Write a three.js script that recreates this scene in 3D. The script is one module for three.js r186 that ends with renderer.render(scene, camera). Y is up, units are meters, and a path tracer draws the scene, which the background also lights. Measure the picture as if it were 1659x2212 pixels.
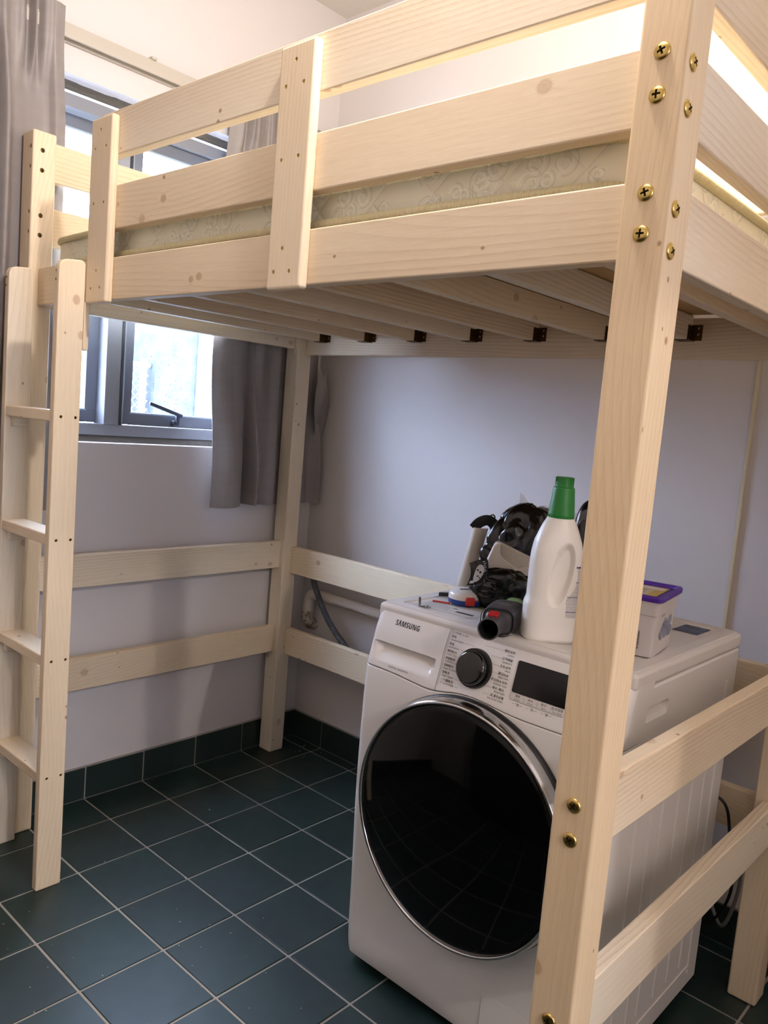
import * as THREE from 'three';
import { RoundedBoxGeometry } from 'three/addons/geometries/RoundedBoxGeometry.js';
import { mergeGeometries, mergeVertices } from 'three/addons/utils/BufferGeometryUtils.js';
import { Brush, Evaluator, SUBTRACTION } from 'three-bvh-csg';

// ---------------------------------------------------------------- camera, sky, lamps, exposure
const scene = new THREE.Scene();
const camera = new THREE.PerspectiveCamera(65.36, 1659 / 2212, 0.05, 100);
camera.position.set(2.1959, 1.2278, 2.0342);
camera.rotation.set(-0.1119, 0.7297, 0.0853, 'YXZ');
const renderer = new THREE.WebGLRenderer({ antialias: true });
renderer.toneMapping = THREE.LinearToneMapping;
renderer.toneMappingExposure = 1.0;
renderer.shadowMap.enabled = true;
scene.background = new THREE.Color(0.55, 0.69, 1.0);          // overcast daylight sky, outside the windows only
scene.backgroundIntensity = 51;
const BULB = { pos: [1.5, 2.4, 1.17], color: new THREE.Color(1.0, 0.91, 0.86), power: 4.25, size: 1.6 };
const BULB_TWO = { pos: [4.2, 2.3, 1.78], color: new THREE.Color(1.0, 0.9, 0.85), power: 7, size: 1.8 };

// ---------------------------------------------------------------- helpers
let seedState = 7;
const rnd = () => { seedState = (seedState + 0x6d2b79f5) | 0; let t = Math.imul(seedState ^ (seedState >>> 15), 1 | seedState); t = (t + Math.imul(t ^ (t >>> 7), 61 | t)) ^ t; return ((t ^ (t >>> 14)) >>> 0) / 4294967296; };
const span = (a, b) => a + (b - a) * rnd();
const lerp = THREE.MathUtils.lerp, clamp = THREE.MathUtils.clamp, smooth = THREE.MathUtils.smoothstep;
const hash = (x, y, s) => { let h = Math.imul(x, 374761393) ^ Math.imul(y, 668265263) ^ Math.imul(s, 2147483647 - 58); h = Math.imul(h ^ (h >>> 13), 1274126177); return ((h ^ (h >>> 16)) >>> 0) / 4294967296; };
function noise2(x, y, s = 1, px = 1 << 20, py = 1 << 20) {
  const ix = Math.floor(x), iy = Math.floor(y), fx = x - ix, fy = y - iy, u = fx * fx * (3 - 2 * fx), v = fy * fy * (3 - 2 * fy);
  const m = (a, p) => ((a % p) + p) % p, h = (a, b) => hash(m(a, px), m(b, py), s);
  return lerp(lerp(h(ix, iy), h(ix + 1, iy), u), lerp(h(ix, iy + 1), h(ix + 1, iy + 1), u), v);
}
function noise3(x, y, z, s = 1) {
  const iz = Math.floor(z), f = z - iz, w = f * f * (3 - 2 * f);
  return lerp(noise2(x + iz * 17.3, y + iz * 9.1, s), noise2(x + (iz + 1) * 17.3, y + (iz + 1) * 9.1, s), w);
}
function texture(w, h, fn, srgb = true) {
  const d = new Uint8Array(w * h * 4);
  for (let y = 0; y < h; y++) for (let x = 0; x < w; x++) { const c = fn(x, y), i = (y * w + x) * 4; d[i] = clamp(c[0], 0, 255); d[i + 1] = clamp(c[1], 0, 255); d[i + 2] = clamp(c[2], 0, 255); d[i + 3] = c[3] ?? 255; }
  const t = new THREE.DataTexture(d, w, h, THREE.RGBAFormat);
  t.wrapS = t.wrapT = THREE.RepeatWrapping; t.magFilter = THREE.LinearFilter; t.minFilter = THREE.LinearMipmapLinearFilter; t.generateMipmaps = true;
  if (srgb) t.colorSpace = THREE.SRGBColorSpace;
  t.needsUpdate = true;
  return t;
}
function canvasTexture(w, h, draw) {
  const c = document.createElement('canvas'); c.width = w; c.height = h;
  const x = c.getContext('2d'); draw(x, w, h);
  const t = new THREE.CanvasTexture(c); t.colorSpace = THREE.SRGBColorSpace; t.magFilter = THREE.LinearFilter; return t;
}
const std = (color, roughness = 0.6, more = {}) => new THREE.MeshStandardMaterial({ color, roughness, ...more });
const phys = (color, roughness, more = {}) => new THREE.MeshPhysicalMaterial({ color, roughness, ...more });

const counts = {};
function numbered(name) { const n = counts[name] = (counts[name] ?? -1) + 1; return n ? name + '_' + String(n).padStart(3, '0') : name; }
function tag(o, label, category, group, kind) {
  if (label) o.userData.label = label;
  if (category) o.userData.category = category;
  if (group) o.userData.group = group;
  if (kind) o.userData.kind = kind;
  return o;
}
function thing(name, label, category, pos = [0, 0, 0], turn = 0, group) {
  const o = new THREE.Group(); o.name = numbered(name); o.position.set(...pos); o.rotation.y = turn; o.at = pos; scene.add(o);
  return tag(o, label, category, group);
}
// a mesh under parent; pos is a place in the world for unturned parents
function part(parent, name, geometry, material, pos = [0, 0, 0], label) {
  const m = new THREE.Mesh(geometry, material); m.castShadow = m.receiveShadow = true;
  if (parent === scene) { m.name = numbered(name); m.position.set(...pos); m.at = pos; } else {
    parent.tally ??= {}; const n = parent.tally[name] = (parent.tally[name] ?? -1) + 1;
    m.name = n ? name + '_' + String(n).padStart(3, '0') : name;
    const p = parent.at ?? [0, 0, 0]; m.position.set(pos[0] - p[0], pos[1] - p[1], pos[2] - p[2]); m.at = pos;
  }
  if (label) m.userData.label = label;
  parent.add(m);
  return m;
}
// the same, but pos is in the parent's own axes (for turned things)
function local(parent, name, geometry, material, pos = [0, 0, 0], label) { parent.at = [0, 0, 0]; const m = part(parent, name, geometry, material, pos, label); m.at = [0, 0, 0]; return m; }
const structure = (name, geometry, material, pos = [0, 0, 0]) => tag(part(scene, name, geometry, material, pos), null, null, null, 'structure');
const plain = (g) => { const k = g.index ? g.toNonIndexed() : g; for (const n of Object.keys(k.attributes)) if (!['position', 'normal', 'uv'].includes(n)) k.deleteAttribute(n); return k; };
const merge = (list) => mergeGeometries(list.map(plain));
const moved = (g, x, y, z) => g.clone().translate(x, y, z);
const box = (x0, x1, y0, y1, z0, z1) => boxUV(new THREE.BoxGeometry(x1 - x0, y1 - y0, z1 - z0).translate((x0 + x1) / 2, (y0 + y1) / 2, (z0 + z1) / 2));
function boxUV(g, scale = 1, ou = 0, ov = 0) {           // uv in metres from the dominant axis of the normal
  const p = g.attributes.position, n = g.attributes.normal, uv = new Float32Array(p.count * 2);
  for (let i = 0; i < p.count; i++) {
    const a = [Math.abs(n.getX(i)), Math.abs(n.getY(i)), Math.abs(n.getZ(i))], k = a.indexOf(Math.max(...a)), q = [p.getX(i), p.getY(i), p.getZ(i)];
    uv[i * 2] = (k === 0 ? q[2] : q[0]) * scale + ou; uv[i * 2 + 1] = (k === 1 ? q[2] : q[1]) * scale + ov;
  }
  return g.setAttribute('uv', new THREE.BufferAttribute(uv, 2));
}
const rbox = (w, h, d, r = 0.002, seg = 2) => boxUV(plain(new RoundedBoxGeometry(w, h, d, seg, r)));
const tube = (pts, r, seg = 40, radial = 10, closed = false) => new THREE.TubeGeometry(new THREE.CatmullRomCurve3(pts.map((p) => new THREE.Vector3(...p)), closed), seg, r, radial, closed);
const evaluator = new Evaluator(); evaluator.useGroups = false; evaluator.attributes = ['position', 'normal', 'uv'];
function cut(geometry, cutters) {
  let b = new Brush(geometry); b.updateMatrixWorld();
  for (const c of cutters) { const k = new Brush(plain(c)); k.updateMatrixWorld(); b = evaluator.evaluate(b, k, SUBTRACTION); }
  return plain(b.geometry);
}
// a grid surface from f(u, v) -> [x, y, z]
function surface(f, nu, nv, closedU = false) {
  const pos = [], uv = [], idx = [];
  for (let j = 0; j <= nv; j++) for (let i = 0; i <= nu; i++) { const p = f(i / nu, j / nv); pos.push(...p); uv.push(i / nu, j / nv); }
  for (let j = 0; j < nv; j++) for (let i = 0; i < nu; i++) { const a = j * (nu + 1) + i, b = a + 1, c = a + nu + 1, d = c + 1; idx.push(a, b, d, a, d, c); }
  const g = new THREE.BufferGeometry();
  g.setAttribute('position', new THREE.Float32BufferAttribute(pos, 3)); g.setAttribute('uv', new THREE.Float32BufferAttribute(uv, 2)); g.setIndex(idx);
  g.computeVertexNormals();
  if (closedU) { const n = g.attributes.normal; for (let j = 0; j <= nv; j++) { const a = j * (nu + 1), b = a + nu, x = n.getX(a) + n.getX(b), y = n.getY(a) + n.getY(b), z = n.getZ(a) + n.getZ(b), l = Math.hypot(x, y, z) || 1; n.setXYZ(a, x / l, y / l, z / l); n.setXYZ(b, x / l, y / l, z / l); } }
  return g;
}
function curve1(xs, ys) {                                  // smooth one-dimensional interpolation
  const m = xs.map((_, i) => { const a = Math.max(0, i - 1), b = Math.min(xs.length - 1, i + 1); return (ys[b] - ys[a]) / (xs[b] - xs[a]); });
  return (x) => {
    if (x <= xs[0]) return ys[0]; if (x >= xs.at(-1)) return ys.at(-1);
    let i = 0; while (x > xs[i + 1]) i++;
    const h = xs[i + 1] - xs[i], t = (x - xs[i]) / h, t2 = t * t, t3 = t2 * t;
    return (2 * t3 - 3 * t2 + 1) * ys[i] + (t3 - 2 * t2 + t) * h * m[i] + (3 * t2 - 2 * t3) * ys[i + 1] + (t3 - t2) * h * m[i + 1];
  };
}

// ---------------------------------------------------------------- materials
// pine: 2 m along the grain by 0.5 m across
const knots = [];
for (let i = 0; i < 26; i++) knots.push([span(0, 2), span(0, 0.5), span(0.0015, 0.0034), span(0.75, 1)]);
for (let i = 0; i < 11; i++) knots.push([span(0, 2), span(0, 0.5), span(0.005, 0.0085), span(0.3, 0.55)]);
const PW = 2048, PH = 640;
const pineHeight = new Float32Array(PW * PH);
const pineTexture = texture(PW, PH, (x, y) => {
  const u = (x / PW) * 2, v = (y / PH) * 0.5;
  let bend = 0, knot = 0, rim = 0;
  for (const [ku, kv, kr, kd] of knots) {
    let du = Math.abs(u - ku), dv = v - kv; if (du > 1) du = 2 - du; if (dv > 0.25) dv -= 0.5; if (dv < -0.25) dv += 0.5;
    if (du > kr * 9 || Math.abs(dv) > kr * 9) continue;
    const d = Math.hypot(du * 0.8, dv) / kr;
    bend += Math.sign(dv) * kr * 0.9 * Math.exp(-d * d * 0.22);
    knot = Math.max(knot, kd * smooth(1.15 - d, 0, 0.35) * (0.9 + 0.1 * Math.sin(d * 7)));
    rim = Math.max(rim, kd * Math.exp(-Math.pow((d - 1.05) * 4, 2)));
  }
  const w = v + bend + (noise2(u * 1.5, v * 6, 3, 3, 3) - 0.5) * 0.085 + (noise2(u * 4, v * 20, 5, 8, 10) - 0.5) * 0.008;
  const r = (w * 95) % 1, ring = Math.pow(((r % 1) + 1) % 1, 3);                     // slow early wood, a thin late-wood line
  const fibre = noise2(u * 26, v * 900, 9, 52, 450) * 0.6 + noise2(u * 70, v * 1900, 11, 140, 950) * 0.4;
  const patch = noise2(u * 2, v * 8, 13, 4, 4);
  const dark = clamp(0.15 * ring * Math.pow(patch, 1.6) * 1.3 + 0.08 * (fibre - 0.5) + 0.10 * (patch - 0.5), -0.1, 0.5);
  pineHeight[y * PW + x] = fibre * 0.5 + ring * 0.4;
  let c = [236 * (1 - dark * 0.6), 221 * (1 - dark * 0.8), 196 * (1 - dark * 1.0)];
  c = c.map((a, i) => lerp(a, [158, 112, 74][i], clamp(knot * 0.8, 0, 1)));
  return c.map((a, i) => lerp(a, [120, 80, 48][i], clamp(rim * 0.3, 0, 1)));
});
const pineBump = texture(1024, 320, (x, y) => { const h = pineHeight[y * 2 * PW + x * 2] * 200; return [h, h, h]; }, false);
const pine = [0xffffff, 0xfbf5ec, 0xfff9f0, 0xfaecd6].map((c) => std(c, 0.55, { map: pineTexture, bumpMap: pineBump, bumpScale: 0.0001 }));
function plankUV(g, axis) {
  const p = g.attributes.position, n = g.attributes.normal, uv = new Float32Array(p.count * 2), ou = rnd(), ov = rnd();
  for (let i = 0; i < p.count; i++) {
    const q = [p.getX(i), p.getY(i), p.getZ(i)], a = [n.getX(i), n.getY(i), n.getZ(i)].map(Math.abs), k = a.indexOf(Math.max(...a));
    const others = [0, 1, 2].filter((t) => t !== axis), cross = k === axis ? others[0] : others.find((t) => t !== k);
    const along = k === axis ? q[others[1]] * 0.5 : q[axis];
    uv[i * 2] = along / 2 + ou; uv[i * 2 + 1] = (q[cross] + (k === others[0] ? 0.13 : 0)) / 0.5 + ov;
  }
  return g.setAttribute('uv', new THREE.BufferAttribute(uv, 2));
}
// a plank filling x0..x1, y0..y1, z0..z1, centred on its own middle
const plank = (x0, x1, y0, y1, z0, z1, axis, r = 0.003) => plankUV(plain(new RoundedBoxGeometry(x1 - x0, y1 - y0, z1 - z0, 2, r)), axis);
let pineTurn = 0;
function board(parent, name, x0, x1, y0, y1, z0, z1, axis, holes, r, label) {
  let g = plank(x0, x1, y0, y1, z0, z1, axis, r);
  const c = [(x0 + x1) / 2, (y0 + y1) / 2, (z0 + z1) / 2];
  if (holes) g = cut(g, holes.map(([h, hx, hy, hz]) => moved(h, hx - c[0], hy - c[1], hz - c[2])));
  return part(parent, name, g, pine[pineTurn === 3 ? pineTurn++ : pineTurn++ % 3], c, label);
}
const wallBump = texture(512, 512, (x, y) => { const h = 128 + 70 * (noise2(x / 18, y / 18, 2, 512 / 18 | 0, 512 / 18 | 0) - 0.5) + 60 * (noise2(x / 4, y / 4, 4, 128, 128) - 0.5); return [h, h, h]; }, false);
const wallPaint = std(0xdbd5d3, 0.75, { bumpMap: wallBump, bumpScale: 0.0006 });
const ceilingPaint = std(0xe2ddd8, 0.9);
const groutMat = std(0x9c978e, 0.95, { bumpMap: wallBump, bumpScale: 0.0005 });
const tileTexture = texture(256, 256, (x, y) => { const a = noise2(x / 40, y / 40, 21, 6, 6) - 0.5, b = noise2(x / 5, y / 5, 22, 51, 51) - 0.5, c = 1 + a * 0.16 + b * 0.10; return [24 * c, 46 * c, 44 * c]; });
const tileRough = texture(256, 256, (x, y) => { const a = 116 + 16 * (noise2(x / 24, y / 24, 31, 10, 10) - 0.5) + 16 * (noise2(x / 6, y / 6, 32, 42, 42) - 0.5); return [a, a, a]; }, false);
const tileMats = [0xffffff, 0xf3f6f2, 0xe6eae8].map((c) => phys(c, 0.95, { map: tileTexture, roughnessMap: tileRough, ior: 1.55 }));
const skirtTileMats = [0x202e2a, 0x1c2a26, 0x23322d].map((c) => phys(c, 0.4));
const zinc = std(0xcbb06a, 0.26, { metalness: 1 });
const boltMetal = [zinc, std(0x2a2115, 0.8)];
const bronze = std(0x5a4526, 0.45, { metalness: 0.9 });
const darkHole = std(0x3a2a1a, 0.9);
const whiteEnamel = phys(0xefebe7, 0.28, { clearcoat: 0.3, clearcoatRoughness: 0.15 });
const whitePlastic = phys(0xe4dfda, 0.38);
const blackGloss = phys(0x050506, 0.05, { specularIntensity: 0.4 });
const chrome = std(0xd2d4d8, 0.14, { metalness: 1 });
const blackPlastic = phys(0x0b0b0c, 0.3);
const greyPlastic = phys(0x3c3a3d, 0.42);

// ---------------------------------------------------------------- the room
const ROOM = { x: 2.85, z: 2.5, h: 2.62, t: 0.16 };
const WIN = { z0: 0.24, z1: 1.28, y0: 1.096, y1: 2.081 };
{
  const t = ROOM.t;
  structure('wall_left', merge([box(-t, 0, 0, WIN.y0, -t, ROOM.z + t), box(-t, 0, WIN.y1, ROOM.h, -t, ROOM.z + t), box(-t, 0, WIN.y0, WIN.y1, -t, WIN.z0), box(-t, 0, WIN.y0, WIN.y1, WIN.z1, ROOM.z + t)]), wallPaint);
  structure('wall_back', box(0, ROOM.x, 0, ROOM.h, -t, 0), wallPaint);
  structure('wall_front', box(0, ROOM.x, 0, ROOM.h, ROOM.z, ROOM.z + t), wallPaint);
  // the right wall has a doorway to a small hall with a lamp of its own
  const dz0 = 1.22, dz1 = 1.98, dh = 1.87, hx = 5.0;
  structure('wall_right', merge([box(ROOM.x, ROOM.x + t, 0, ROOM.h, -t, dz0), box(ROOM.x, ROOM.x + t, 0, ROOM.h, dz1, ROOM.z + t), box(ROOM.x, ROOM.x + t, dh, ROOM.h, dz0, dz1)]), wallPaint);
  structure('wall_hall', merge([box(ROOM.x + t, hx, 0, ROOM.h, -t, 0.35), box(ROOM.x + t, hx, 0, ROOM.h, 2.4, ROOM.z + t), box(hx, hx + t, 0, 1.2, -t, ROOM.z + t), box(hx, hx + t, 1.6, ROOM.h, -t, ROOM.z + t), box(hx, hx + t, 1.2, 1.6, -t, 1.6), box(hx, hx + t, 1.2, 1.6, 2.25, ROOM.z + t)]), wallPaint);
  const door = std(0xcfc8be, 0.5);
  structure('trim_1', merge([box(ROOM.x - 0.012, ROOM.x + t + 0.012, 0, dh + 0.05, dz0 - 0.05, dz0 + 0.012), box(ROOM.x - 0.012, ROOM.x + t + 0.012, 0, dh + 0.05, dz1 - 0.012, dz1 + 0.05), box(ROOM.x - 0.012, ROOM.x + t + 0.012, dh - 0.012, dh + 0.05, dz0, dz1)]), door);
  structure('ceiling', box(-t, hx + t, ROOM.h, ROOM.h + t, -t, ROOM.z + t), ceilingPaint);
  const floor = structure('floor', box(-t, hx + t, -t, -0.0022, -t, ROOM.z + t), groutMat);
  const T = 0.2, x1 = 0.1644, s0 = 0.0551, gap = 0.0058, shapes = new Map(), rest = [];
  const cell = (w, d) => { const k = w.toFixed(4) + d.toFixed(4); if (!shapes.has(k)) shapes.set(k, [0, 1, 2, 3].map((q) => boxUV(plain(new RoundedBoxGeometry(w, 0.012, d, 1, 0.0016)), 1, q * 0.31, q * 0.17))); return shapes.get(k); };
  for (let i = -1; x1 + i * T < hx; i++) for (let k = -1; s0 + k * T < ROOM.z; k++) {
    const a = Math.max(0.008, x1 + i * T + gap / 2), b = Math.min(hx, x1 + (i + 1) * T - gap / 2), c = Math.max(0.008, s0 + k * T + gap / 2), d = Math.min(ROOM.z, s0 + (k + 1) * T - gap / 2);
    if (b - a < 0.01 || d - c < 0.01) continue;
    const g = cell(b - a, d - c)[(rnd() * 4) | 0], lift = span(-0.0003, 0.0003), at = [(a + b) / 2, -0.006 + lift, (c + d) / 2];
    if (a < 2.75 && c < 2.3) part(floor, 'tile', g, tileMats[(rnd() * 3) | 0], at); else rest.push(moved(g, ...at));
  }
  tag(part(floor, 'tiles_beyond', merge(rest), tileMats[0]), null, null, null, 'stuff');
  // skirting: one row of dark tiles with pale mortar behind and on top
  const strip = (name, along, from, to, first) => {
    const back = along === 'z' ? box(0, 0.006, 0, 0.1045, from, to) : box(from, to, 0, 0.1045, 0, 0.006);
    const s = structure(name, back, groutMat);
    for (let a = first; a < to; a += T) {
      const lo = Math.max(from, a + 0.0025), hi = Math.min(to, a + T - 0.0025); if (hi - lo < 0.01) continue;
      const g = along === 'z' ? new RoundedBoxGeometry(0.009, 0.0985, hi - lo, 1, 0.0015) : new RoundedBoxGeometry(hi - lo, 0.0985, 0.009, 1, 0.0015), y = 0.0515 + span(-0.0008, 0.0008);
      part(s, 'tile', boxUV(plain(g)), skirtTileMats[(rnd() * 3) | 0], along === 'z' ? [0.0055, y, (lo + hi) / 2] : [(lo + hi) / 2, y, 0.0055]);
    }
  };
  strip('baseboard_left', 'z', 0.0, 2.6, s0 - T);
  strip('baseboard_back', 'x', 0.011, 2.9, x1 - T);
}

// ---------------------------------------------------------------- window
const frameMat = phys(0x85868b, 0.42), sashMat = phys(0x676b74, 0.42);
{
  const speck = [];
  for (let i = 0; i < 620; i++) { const f = rnd(); speck.push([f < 0.6 ? 0.42 + 0.16 * (rnd() + rnd() - 1) + 0.05 : rnd(), Math.pow(rnd(), 1.6) * 0.75, span(0.7, 1.7)]); }
  const grimeAt = new Float32Array(512 * 1024);
  for (const [u, v, r] of speck) { const X = u * 512, Y = v * 1024; for (let y = Math.max(0, Y - 3 | 0); y < Y + 4 && y < 1024; y++) for (let x = Math.max(0, X - 3 | 0); x < X + 4 && x < 512; x++) if (Math.hypot(x - X, y - Y) < r) grimeAt[(y | 0) * 512 + (x | 0)] = 1; }
  const clear = texture(512, 1024, (x, y) => { const c = grimeAt[y * 512 + x] ? 70 : 255; return [c, c, c]; }, false);
  const tint = texture(512, 1024, (x, y) => (grimeAt[y * 512 + x] ? [120, 128, 132] : [255, 255, 255]));
  const glass = phys(0xffffff, 0.02, { transmission: 1, thickness: 0, ior: 1.5 }), dirty = phys(0xffffff, 0.03, { transmission: 1, thickness: 0, map: tint, transmissionMap: clear });
  const w = new THREE.Group(); w.name = 'window_1'; tag(w, null, null, null, 'structure'); scene.add(w);
  const X0 = -0.115, X1 = -0.055, y0 = 1.116, y1 = 2.052, mid = 0.79;
  const bar = (name, x0, x1, a, b, c, d, m = frameMat) => part(w, name, rbox(x1 - x0, b - a, d - c, 0.0018), m, [(x0 + x1) / 2, (a + b) / 2, (c + d) / 2]);
  bar('frame_rail', X0, X1, y0, y0 + 0.034, WIN.z0, WIN.z1); bar('frame_rail', X0, X1, y1 - 0.036, y1, WIN.z0, WIN.z1);
  bar('frame_stile', X0, X1, y0 + 0.034, y1 - 0.036, WIN.z0, WIN.z0 + 0.04); bar('frame_stile', X0, X1, y0 + 0.034, y1 - 0.036, WIN.z1 - 0.04, WIN.z1);
  bar('mullion', X0, X1 + 0.004, y0 + 0.034, y1 - 0.036, mid - 0.036, mid + 0.026);
  bar('mullion_groove', X1 - 0.001, X1 + 0.006, y0 + 0.034, y1 - 0.036, mid - 0.031, mid - 0.021, std(0x23262b, 0.6));
  const mortar = std(0x6d675f, 0.95, { bumpMap: wallBump, bumpScale: 0.003 });
  const rough = (yy, dir) => surface((u, v) => { const z = lerp(WIN.z0, WIN.z1, u), n = noise2(z * 40, 3, 5) * 0.008 + noise2(z * 150, 7, 6) * 0.003; return [-0.062 + v * (0.010 + n), yy + dir * (0.0005 + 0.02 * (1 - v)), z]; }, 160, 3);
  part(w, 'mortar', rough(WIN.y0, 1), mortar); part(w, 'mortar', rough(WIN.y1, -1), mortar);
  // right sash, shut: glazed, with a stay handle
  const sash = (name, za, zb, dx, gm) => {
    const s = new THREE.Group(); s.name = name; s.at = [0, 0, 0]; w.add(s);
    const X = -0.098 + dx, X2 = -0.070 + dx, ya = y0 + 0.036, yb = y1 - 0.038;
    const b = (n, a, b2, c, d, m = sashMat) => part(s, n, rbox(X2 - X, b2 - a, d - c, 0.0015), m, [(X + X2) / 2, (a + b2) / 2, (c + d) / 2]);
    b('sash_rail', ya, ya + 0.036, za, zb); b('sash_rail', yb - 0.036, yb, za, zb); b('sash_stile', ya + 0.036, yb - 0.036, za, za + 0.036); b('sash_stile', ya + 0.036, yb - 0.036, zb - 0.036, zb);
    const g = new THREE.PlaneGeometry(zb - za - 0.07, yb - ya - 0.07).rotateY(Math.PI / 2);
    part(s, 'pane', g, gm, [(X + X2) / 2, (ya + yb) / 2, (za + zb) / 2]);
    const bead = std(0x9fb0bd, 0.35);
    b('glazing_bead', ya + 0.034, ya + 0.040, za + 0.03, zb - 0.03, bead); b('glazing_bead', yb - 0.040, yb - 0.034, za + 0.03, zb - 0.03, bead);
    return s;
  };
  const right = sash('sash', WIN.z0 + 0.042, mid - 0.038, 0, dirty);
  const lever = merge([rbox(0.02, 0.016, 0.022, 0.003).translate(-0.058, 1.166, 0.565), rbox(0.012, 0.036, 0.012, 0.002).translate(-0.050, 1.182, 0.562), rbox(0.008, 0.012, 0.125, 0.003).rotateX(-0.27).translate(-0.046, 1.207, 0.606)]);
  part(right, 'handle', lever, std(0x4a525c, 0.4, { metalness: 0.5 }));
  sash('sash_001', mid + 0.028, WIN.z1 - 0.042, -0.028, glass);
  // the hall's own window, whose daylight comes in through the doorway
  const v = new THREE.Group(); v.name = 'window_2'; tag(v, null, null, null, 'structure'); scene.add(v);
  const bb = (name, a, b, c, d) => part(v, name, rbox(0.05, b - a, d - c, 0.002), frameMat, [5.08, (a + b) / 2, (c + d) / 2]);
  bb('frame_rail', 1.2, 1.24, 1.6, 2.25); bb('frame_rail', 1.56, 1.6, 1.6, 2.25); bb('frame_stile', 1.24, 1.56, 1.6, 1.64); bb('frame_stile', 1.24, 1.56, 2.21, 2.25);
  part(v, 'pane', new THREE.PlaneGeometry(0.57, 0.32).rotateY(-Math.PI / 2), glass, [5.08, 1.40, 1.925]);
}

// ---------------------------------------------------------------- outside the window
{
  const roughcast = texture(512, 512, (x, y) => { const a = noise2(x / 3, y / 3, 201, 170, 170), b = noise2(x / 40, y / 40, 202, 13, 13), k = a > 0.86 ? 0.35 : 1, c = (0.86 + 0.28 * (b - 0.5)) * k; return [62 * c, 68 * c, 70 * c]; });
  roughcast.repeat.set(1.4, 1.4);
  const dull = std(0xffffff, 0.95, { map: roughcast });
  structure('exterior_wall', box(-2.7, -2.4, -0.3, 2.2, -4, -0.795), dull);
  structure('exterior_wall', box(-2.43, -2.36, -0.3, 2.2, -4, -1.11), std(0x5c6264, 0.9));
  structure('exterior_wall', merge([box(-3.7, -3.5, -0.3, 1.56, -0.795, 6), box(-3.5, -3.38, 1.345, 1.385, -0.795, 6)]), std(0x3c3d47, 0.95));
  structure('exterior_ground', box(-8, -0.17, -0.5, -0.3, -5, 7), std(0x7d807e, 0.95));
  const fx = -2.45, f = thing('chain_link_fence', 'grey chain-link fence standing outside the window behind the glass', 'fence', [fx, -0.3, 0.2]);
  const steel = std(0x7f858c, 0.5, { metalness: 0.4 }), wires = [];
  const zA = -0.785, zB = 1.2, yA = -0.1, yB = 1.46, step = 0.055;
  for (let k = -40; k < 40; k++) for (const s of [1, -1]) {
    const z0 = zA + k * step; let a = null, b = null;
    for (let t = 0; t <= 90; t++) { const y = lerp(yA, yB, t / 90), z = s > 0 ? z0 + (y - yA) : z0 + (yB - y); if (z >= zA && z <= zB) { a ??= [y, z]; b = [y, z]; } }
    if (!a || Math.abs(a[0] - b[0]) < 0.04) continue;
    const len = Math.hypot(b[0] - a[0], b[1] - a[1]), g = new THREE.CylinderGeometry(0.003, 0.003, len, 5);
    g.rotateX(Math.atan2(b[1] - a[1], b[0] - a[0])); g.translate(fx, (a[0] + b[0]) / 2, (a[1] + b[1]) / 2); wires.push(g);
  }
  tag(part(f, 'wire_mesh', merge(wires), steel), null, null, null, 'stuff');
  for (const z of [-0.74, 0.4, zB]) part(f, 'post', new THREE.CylinderGeometry(0.022, 0.022, 1.8, 14), steel, [fx, 0.6, z]);
  part(f, 'top_rail', new THREE.CylinderGeometry(0.016, 0.016, zB - zA, 12).rotateX(Math.PI / 2), steel, [fx, yB, (zA + zB) / 2]);
}

// ---------------------------------------------------------------- lamps: bare bulbs on cords from the ceiling
for (const [L, label] of [[BULB, 'bare warm ceiling bulb hanging above the front rail of the bed'], [BULB_TWO, 'bare warm ceiling bulb hanging in the hall beyond the doorway']]) {
  const t = thing('pendant_lamp', label, 'lamp', [L.pos[0], ROOM.h, L.pos[2]]);
  const [x, y, z] = L.pos;
  part(t, 'ceiling_rose', new THREE.CylinderGeometry(0.045, 0.05, 0.022, 24), whitePlastic, [x, ROOM.h - 0.011, z]);
  part(t, 'cord', new THREE.CylinderGeometry(0.003, 0.003, ROOM.h - y - 0.07, 8), whitePlastic, [x, (ROOM.h + y + 0.07) / 2 - 0.01, z]);
  part(t, 'socket', new THREE.CylinderGeometry(0.016, 0.019, 0.045, 20), whitePlastic, [x, y + 0.055, z]);
  const bulb = part(t, 'bulb', new THREE.SphereGeometry(0.034, 24, 16), std(0xffffff, 0.4, { emissive: L.color, emissiveIntensity: 6 }), L.pos);
  bulb.castShadow = false;
  const light = new THREE.PointLight(L.color, L.power, 0, 2); light.position.set(x, y, z); light.castShadow = true; light.shadow.radius = L.size; light.shadow.mapSize.set(2048, 2048); light.shadow.bias = -0.0005;
  scene.add(light);
}

// ---------------------------------------------------------------- a dark cupboard behind the camera, which keeps the low fronts dim
{
  const dark = std(0x3a2c22, 0.6), t = thing('low_cupboard', 'dark brown low cupboard standing along the wall behind the camera', 'cupboard', [1.75, 0, 2.31]);
  part(t, 'carcass', rbox(2.0, 1.0, 0.34, 0.004), dark, [1.75, 0.50, 2.32]);
  part(t, 'top', rbox(2.04, 0.03, 0.38, 0.004), dark, [1.75, 1.015, 2.305]);
  for (let i = 0; i < 4; i++) { const d = part(t, 'door', rbox(0.49, 0.90, 0.018, 0.003), dark, [1.005 + i * 0.497, 0.52, 2.14]); part(d, 'handle', rbox(0.012, 0.12, 0.02, 0.004), bronze, [1.005 + i * 0.497 + (i % 2 ? -0.2 : 0.2), 0.75, 2.122]); }
}

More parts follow.
